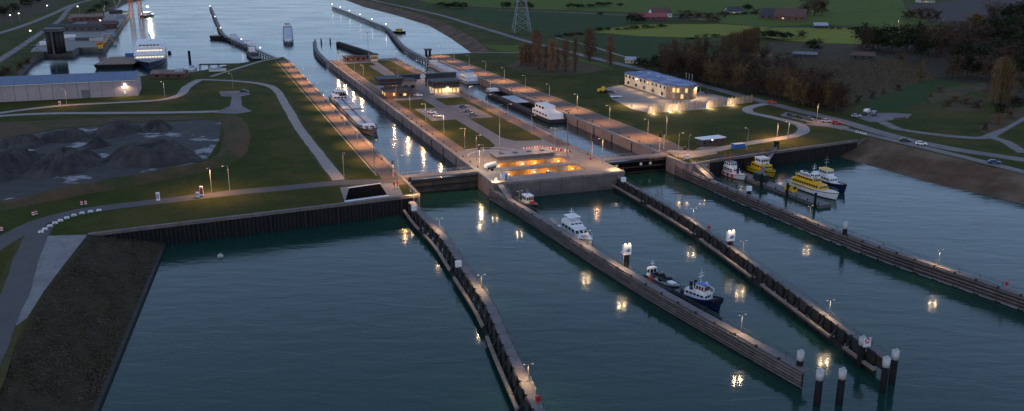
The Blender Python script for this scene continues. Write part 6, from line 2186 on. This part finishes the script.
# ================================================================== TREES
def crown_mesh(kind, seed, m):
    """unit crown: height 1 (0..1), radius about 0.5: twigs and leaf-sized faces gathered in uneven clumps"""
    rnd = random.Random(seed)
    vs, fs = [], []

    def quad(p, s, up=0.0):
        a = rnd.uniform(0, 2 * PI)
        tl = rnd.uniform(-1.2, 1.2)
        u = Vector((math.cos(a), math.sin(a), rnd.uniform(-0.4, 0.4) + up)).normalized()
        v = Vector((-math.sin(a) * math.cos(tl), math.cos(a) * math.cos(tl), math.sin(tl) + up)).normalized()
        k = len(vs)
        w = s * rnd.uniform(0.35, 0.8)
        vs.extend([tuple(p - u * s), tuple(p + v * w), tuple(p + u * s), tuple(p - v * w * 0.7)])
        fs.append((k, k + 1, k + 2, k + 3))
    if kind == 'poplar':
        for c in range(64):
            z = rnd.uniform(0.10, 0.98)
            r = 0.5 * (min(1, (z + 0.05) * 2.2) * (1 - max(0, z - 0.55) / 0.5)) + 0.02
            a = rnd.uniform(0, 2 * PI)
            cc = Vector((math.cos(a) * r * rnd.uniform(0.1, 0.8), math.sin(a) * r * rnd.uniform(0.1, 0.8), z))
            for i in range(24):
                p = cc + Vector((rnd.gauss(0, 0.17), rnd.gauss(0, 0.17), rnd.gauss(0, 0.05)))
                quad(p, rnd.uniform(0.025, 0.06), 1.2)
    elif kind == 'bare':
        for c in range(60):
            z = rnd.uniform(0.15, 0.98)
            r = 0.52 * math.sin(PI * min(1, 0.18 + 0.82 * (1 - abs(z - 0.5) * 1.5))) ** 0.7
            a = rnd.uniform(0, 2 * PI)
            cc = Vector((math.cos(a) * r * rnd.uniform(0.3, 0.9), math.sin(a) * r * rnd.uniform(0.3, 0.9), z))
            for i in range(15):
                p = cc + Vector((rnd.gauss(0, 0.075), rnd.gauss(0, 0.075), rnd.gauss(0, 0.06)))
                quad(p, rnd.uniform(0.02, 0.05), 0.5)
            for i in range(6):      # twigs
                d = Vector((cc.x * 0.5 + rnd.gauss(0, 0.1), cc.y * 0.5 + rnd.gauss(0, 0.1), rnd.uniform(0.05, 0.22)))
                k = len(vs)
                n_ = Vector((rnd.gauss(0, 1), rnd.gauss(0, 1), 0)).normalized() * 0.006
                p = cc + Vector((rnd.gauss(0, 0.05), rnd.gauss(0, 0.05), rnd.gauss(0, 0.04)))
                vs.extend([tuple(p - n_), tuple(p + n_), tuple(p + d)])
                fs.append((k, k + 1, k + 2))
    else:   # dense or bush
        for c in range(52):
            th, ph_ = rnd.uniform(0, 2 * PI), math.acos(rnd.uniform(-0.75, 1))
            rr = rnd.uniform(0.55, 1.0)
            cc = Vector((0.44 * rr * math.sin(ph_) * math.cos(th), 0.44 * rr * math.sin(ph_) * math.sin(th), 0.54 + 0.40 * rr * math.cos(ph_)))
            s = rnd.uniform(0.05, 0.11)
            for i in range(26):
                p = cc + Vector((rnd.gauss(0, s), rnd.gauss(0, s), rnd.gauss(0, s * 0.8)))
                quad(p, rnd.uniform(0.025, 0.06))
    me = bpy.data.meshes.new('crown')
    me.from_pydata(vs, [], fs)
    me.materials.append(m)
    me.update()
    return me


def trunk_mesh(seed, spread, m=None):
    rnd = random.Random(seed)
    b = MB()
    b.tube((0, 0, -0.02), (0, 0, 0.35), 0.028, 0.020, 7)
    b.tube((0, 0, 0.35), (0.01, 0.005, 0.9), 0.020, 0.005, 6)
    for i in range(9):
        z = rnd.uniform(0.2, 0.7)
        a = i * 2.4 + rnd.uniform(-0.4, 0.4)
        l = rnd.uniform(0.6, 1.0) * spread
        b.tube((0, 0, z), (math.cos(a) * l, math.sin(a) * l, z + rnd.uniform(0.12, 0.28)), 0.011, 0.003, 5)
    return b.mesh('trunk', m or M_BARK)


PROTO = {}
for key, kind, m, k in [('russet', 'poplar', L_RUSS, 3), ('olive_poplar', 'poplar', L_OLIVE, 3), ('bare', 'bare', L_BROWN, 4), ('olive', 'bare', L_OLIVE, 3), ('dark', 'dense', L_DARK, 4), ('yellow', 'dense', L_YELL, 1), ('russet_round', 'bare', L_RUSS, 1)]:
    PROTO[key] = [(crown_mesh(kind, hash_, m), trunk_mesh(hash_ + 50, 0.12 if kind == 'poplar' else 0.34)) for hash_ in range(k * 10, k * 10 + k)]
_tn = [0]


def tree(px, py, top, wpx, kind, label, group=None, name=None):
    p = G(px, py)
    h = (py - top) / px_scale(py)
    w = wpx / px_scale(py) * 1.04
    t = thing(name or ('poplar_tree' if kind in ('russet', 'olive_poplar') else 'tree'), label, 'tree', p, random.uniform(0, 6.28), group)
    _tn[0] += 1
    cm, tm = PROTO[kind][_tn[0] % len(PROTO[kind])]
    for nm, me, sx in (('trunk', tm, h), ('crown', cm, w)):
        o = bpy.data.objects.new(nm, me)
        C.objects.link(o)
        o.parent = t
        o.scale = (sx, sx, h)
        if nm == 'crown' and name in ('bush', 'shrub'):
            o.location.z = -0.16 * h
            o.scale.z = h * 1.15
    return t


# russet poplar row by the canal road
for i, (x, y, tp, w) in enumerate([(521, 65, 47, 6), (525.5, 65.5, 45, 6), (530.5, 65, 46, 6), (536, 66, 33, 10), (538.5, 69.5, 40, 7), (546, 68, 47, 6), (552, 72, 43, 9), (557, 70, 50, 5), (565, 71, 41, 8), (575, 72, 40, 4), (589.5, 61, 31, 12), (610, 66, 37.5, 7)]):
    tree(x, y, tp, w * 1.25, 'russet', f'slim russet poplar standing by the canal road, {nth(i)} from the left', 'russet poplars by the canal road')
# tall olive poplar row at the head of the tree belt
for i in range(11):
    x = 722 + i * 3.4
    tree(x, 62 - i * 0.7, 38 - i * 0.9 + random.uniform(-1.5, 1.5), 6.5, 'olive_poplar', f'tall olive brown poplar in the dense row, {nth(i)} from the left', 'dense olive poplar row')
for i, (x, y, tp) in enumerate(((697, 66, 39), (705, 66, 41), (733, 78, 48))):
    tree(x, y, tp, 7, 'olive_poplar', ['pale brown poplar left of the tree belt, leftmost of three', 'pale brown poplar rising from the tree belt, second of three', 'pale brown poplar in front of the dense poplar row'][i], 'pale poplars at the tree belt')
# dark brown belt behind the main road
belt = []
for i in range(58):
    f = i / 57
    x = 664 + f * 178
    yb = 74 + f * 36 + random.uniform(-9, 3)
    belt.append((x, yb))
for i, (x, y) in enumerate(belt):
    k = 'bare' if random.random() < 0.72 else 'olive'
    tree(x, y, y - random.uniform(19, 29), random.uniform(16, 24), k, f'bare brown tree in the dark belt along the main road, {nth(i)} from the left', 'bare trees in the belt along the main road')
for i, (x, y) in enumerate([(690, 60), (700, 63), (715, 66), (735, 70), (750, 73), (765, 77), (780, 82), (795, 88), (745, 64), (762, 68), (778, 73), (790, 78), (806, 92), (815, 98)]):
    tree(x, y, y - random.uniform(16, 22), random.uniform(15, 21), 'bare', f'bare brown tree in the back of the dark belt, {nth(i)} counted', 'bare trees in the back of the belt')
for i, (x, y, tp, w) in enumerate([(795, 104, 80, 16), (803, 106, 82, 14), (788, 101, 78, 14)]):
    tree(x, y, tp, w, 'olive', f'lighter olive brown tree at the front of the belt near the cars, {nth(i)} of three', 'lighter trees at the belt front')
# dark evergreen bushes by the road
for i, (x, y, tp, w) in enumerate([(638, 67, 57, 9), (645, 69, 58, 9), (652, 70, 59, 10), (660, 71, 59, 10), (668, 72, 58, 12), (655, 64, 55, 10), (664, 62, 53, 9)]):
    tree(x, y, tp, w, 'dark', f'dark green bush beside the main road, {nth(i)} of the clump', 'dark bushes beside the main road', 'bush')
# trees of the farm land, top right
far = [(633, 19.5, 13, 10), (640, 20, 14, 9), (682, 19, 11, 9), (690, 19, 11, 10), (698, 19.5, 12, 9), (708, 19.5, 12.5, 9), (716, 20.5, 15, 11), (724, 18, 10, 5), (748, 11, 4, 9), (756, 14, 9, 6), (806, 14, 0, 12), (814, 15, -2, 14), (822, 14.5, 0, 12), (802, 16, 7, 9),
       (768, 38, 30, 16), (778, 39, 31, 16), (787, 38.5, 32, 10), (801, 38, 31, 10), (814, 52, 39, 14), (906, 19, 11, 9), (912, 20, 10, 10), (920, 20, 8, 10), (928, 20.5, 9, 9), (936, 20.5, 11, 8), (571, 8, 3, 8), (580, 8, 4, 8), (590, 7, 4, 8), (600, 6, 2, 9), (608, 5, 2, 7),
       (506, 8, 2, 9), (520, 9, 1, 9), (529, 9, 2, 8), (600, 15, 12, 5), (620, 6, 3, 5), (631, 22, 15, 9), (640, 22.5, 17, 9), (448, 8, 3, 8), (456, 8, 2, 8), (463, 8.5, 2.5, 8), (441, 6, 2, 8)]
for i, (x, y, tp, w) in enumerate(far):
    tree(x, y + 0.6, tp, w * 1.35, 'dark' if i in (8, 14, 15, 16, 18) or i > 23 else 'bare', f'far dark tree among the fields, {nth(i)} of the scattered ones', 'scattered trees among the far fields')
hl = [(590 + i * 9.0, 31.5 - i * 0.55) for i in range(9)] + [(690 + i * 8, 39 - i * 0.9) for i in range(4)] + [(708 + i * 9, 15.2 - i * 0.25) for i in range(6)] + [(832 + i * 8.5, 29 + i * 0.2) for i in range(9)] + [(560 + i * 7, 37 - i * 0.8) for i in range(4)]
for i, (x, y) in enumerate(hl):
    tree(x + random.uniform(-1.5, 1.5), y, y - random.uniform(1.6, 3.6), random.uniform(6, 11), random.choice(['dark', 'bare', 'dark']), f'low hedge bush on a field boundary, {nth(i)} counted', 'hedge bushes on the field boundaries', 'bush')
# dark wood at the right edge
for i in range(60):
    x = 862 + (i % 12) * 14.6 + random.uniform(-5, 5)
    r = i // 12
    y = [46, 53, 60, 68, 78][r] + random.uniform(-3, 3) - (8 if x > 980 and r < 2 else 0)
    if r >= 2 and x < 918:
        continue
    if r >= 3 and x < 945:
        continue
    tree(x, y, y - random.uniform(17, 26), random.uniform(18, 28), random.choice(['dark', 'dark', 'bare', 'bare']), f'tree in the dark wood at the right edge, {nth(i)} counted from behind', 'trees of the dark wood at the right')
for i, (x, y, tp, w, k) in enumerate([(975, 30, 13, 18, 'yellow'), (992, 28, 4, 20, 'bare'), (1008, 34, 4, 22, 'dark'), (1020, 30, 0, 20, 'dark'), (1000, 104, 60, 11, 'olive_poplar'), (992, 105, 63, 10, 'olive_poplar'), (1006, 106, 66, 10, 'olive_poplar'),
                                      (962, 38, 22, 18, 'bare'), (985, 44, 26, 20, 'dark'), (1004, 50, 28, 22, 'dark'), (1022, 56, 30, 24, 'dark'), (1018, 80, 55, 24, 'dark'), (1024, 98, 72, 26, 'bare'), (920, 80, 62, 8, 'olive_poplar'), (900, 62, 52, 12, 'olive')]):
    tree(x, y, tp, w, k, ['yellow leaved tree standing out of the dark wood', 'tall bare tree right of the yellow one', 'tall dark tree near the top right corner', 'dark tree in the top right corner', 'middle brown poplar before the dark wood',
                          'left brown poplar before the dark wood', 'right brown poplar before the dark wood', 'bare tree left below the yellow one', 'round dark tree below the yellow one', 'dark tree below the tall corner tree', 'dark tree at the right frame edge below the corner',
                          'dark tree at the right frame edge halfway down the wood', 'bare tree at the right frame edge above the side road', 'slim olive tree at the orchard corner', 'olive tree at the upper end of the orchard'][i])
# low shrubs along the lay-by field and the brown fringe
for i, (x, y, tp, w, k) in enumerate([(838, 108, 98, 10, 'russet_round'), (846, 106, 97, 9, 'olive'), (858, 102, 95, 9, 'bare'), (872, 98, 91, 9, 'bare'), (884, 94, 88, 8, 'olive'), (898, 90, 84, 9, 'bare'), (955, 101, 94, 14, 'russet_round'), (966, 104, 96, 14, 'russet_round'),
                                      (976, 108, 99, 12, 'bare'), (948, 106, 99, 12, 'bare'), (940, 92, 86, 9, 'russet_round'), (930, 97, 92, 8, 'olive'), (998, 124, 114, 12, 'russet_round'), (1010, 118, 108, 12, 'russet_round'), (985, 130, 122, 10, 'bare'), (1000, 112, 103, 14, 'dark'), (1016, 106, 96, 16, 'dark')]):
    tree(x, y, tp, w, k, f'low shrub along the field edges right of the lay by, {nth(i)} counted', 'shrubs along the field edges', 'shrub')
# thin trees left of the far harbour road
for i, (x, y, tp, w) in enumerate([(4, 16, 6, 12), (14, 12, 3, 12), (26, 7, -2, 12), (36, 3, -5, 12), (92, 13, 8, 9), (98, 9, 4, 9), (105, 6, 1, 9), (88, 17, 12, 8), (8, 74, 66, 12), (20, 69, 62, 10), (28, 64, 58, 9), (2, 80, 70, 14)]):
    tree(x, y, tp, w, 'dark' if i < 8 else 'bare', f'dark far bush by the left harbour road, {nth(i)} counted', 'bushes by the left harbour road', 'bush')

# orchard rows: one mass of twiggy hedge rows
vs, fs = [], []
rnd = random.Random(3)
A0, A1, B0, B1 = G(790, 60), G(905, 62), G(825, 101), G(935, 80)
for r in range(38):
    f = r / 37
    a, c = A0.lerp(B0, f), A1.lerp(B1, f)
    nq = 330
    for q in range(nq):
        p = a.lerp(c, rnd.random()) + Vector((rnd.gauss(0, 0.35), rnd.gauss(0, 0.35), rnd.uniform(0.2, 2.3)))
        s = rnd.uniform(0.18, 0.42)
        an = rnd.uniform(0, 6.28)
        u = Vector((math.cos(an), math.sin(an), 0.5)) * s
        v = Vector((-math.sin(an), math.cos(an), 0.9)) * s * 0.5
        k = len(vs)
        vs.extend([tuple(p - u), tuple(p + v), tuple(p + u), tuple(p - v)])
        fs.append((k, k + 1, k + 2, k + 3))
me = bpy.data.meshes.new('orchard_rows')
me.from_pydata(vs, [], fs)
me.materials.append(L_OLIVE)
o = bpy.data.objects.new('orchard_rows', me)
C.objects.link(o)
tag(o, 'brown rows of low fruit trees in the orchard', 'orchard', kind='stuff')
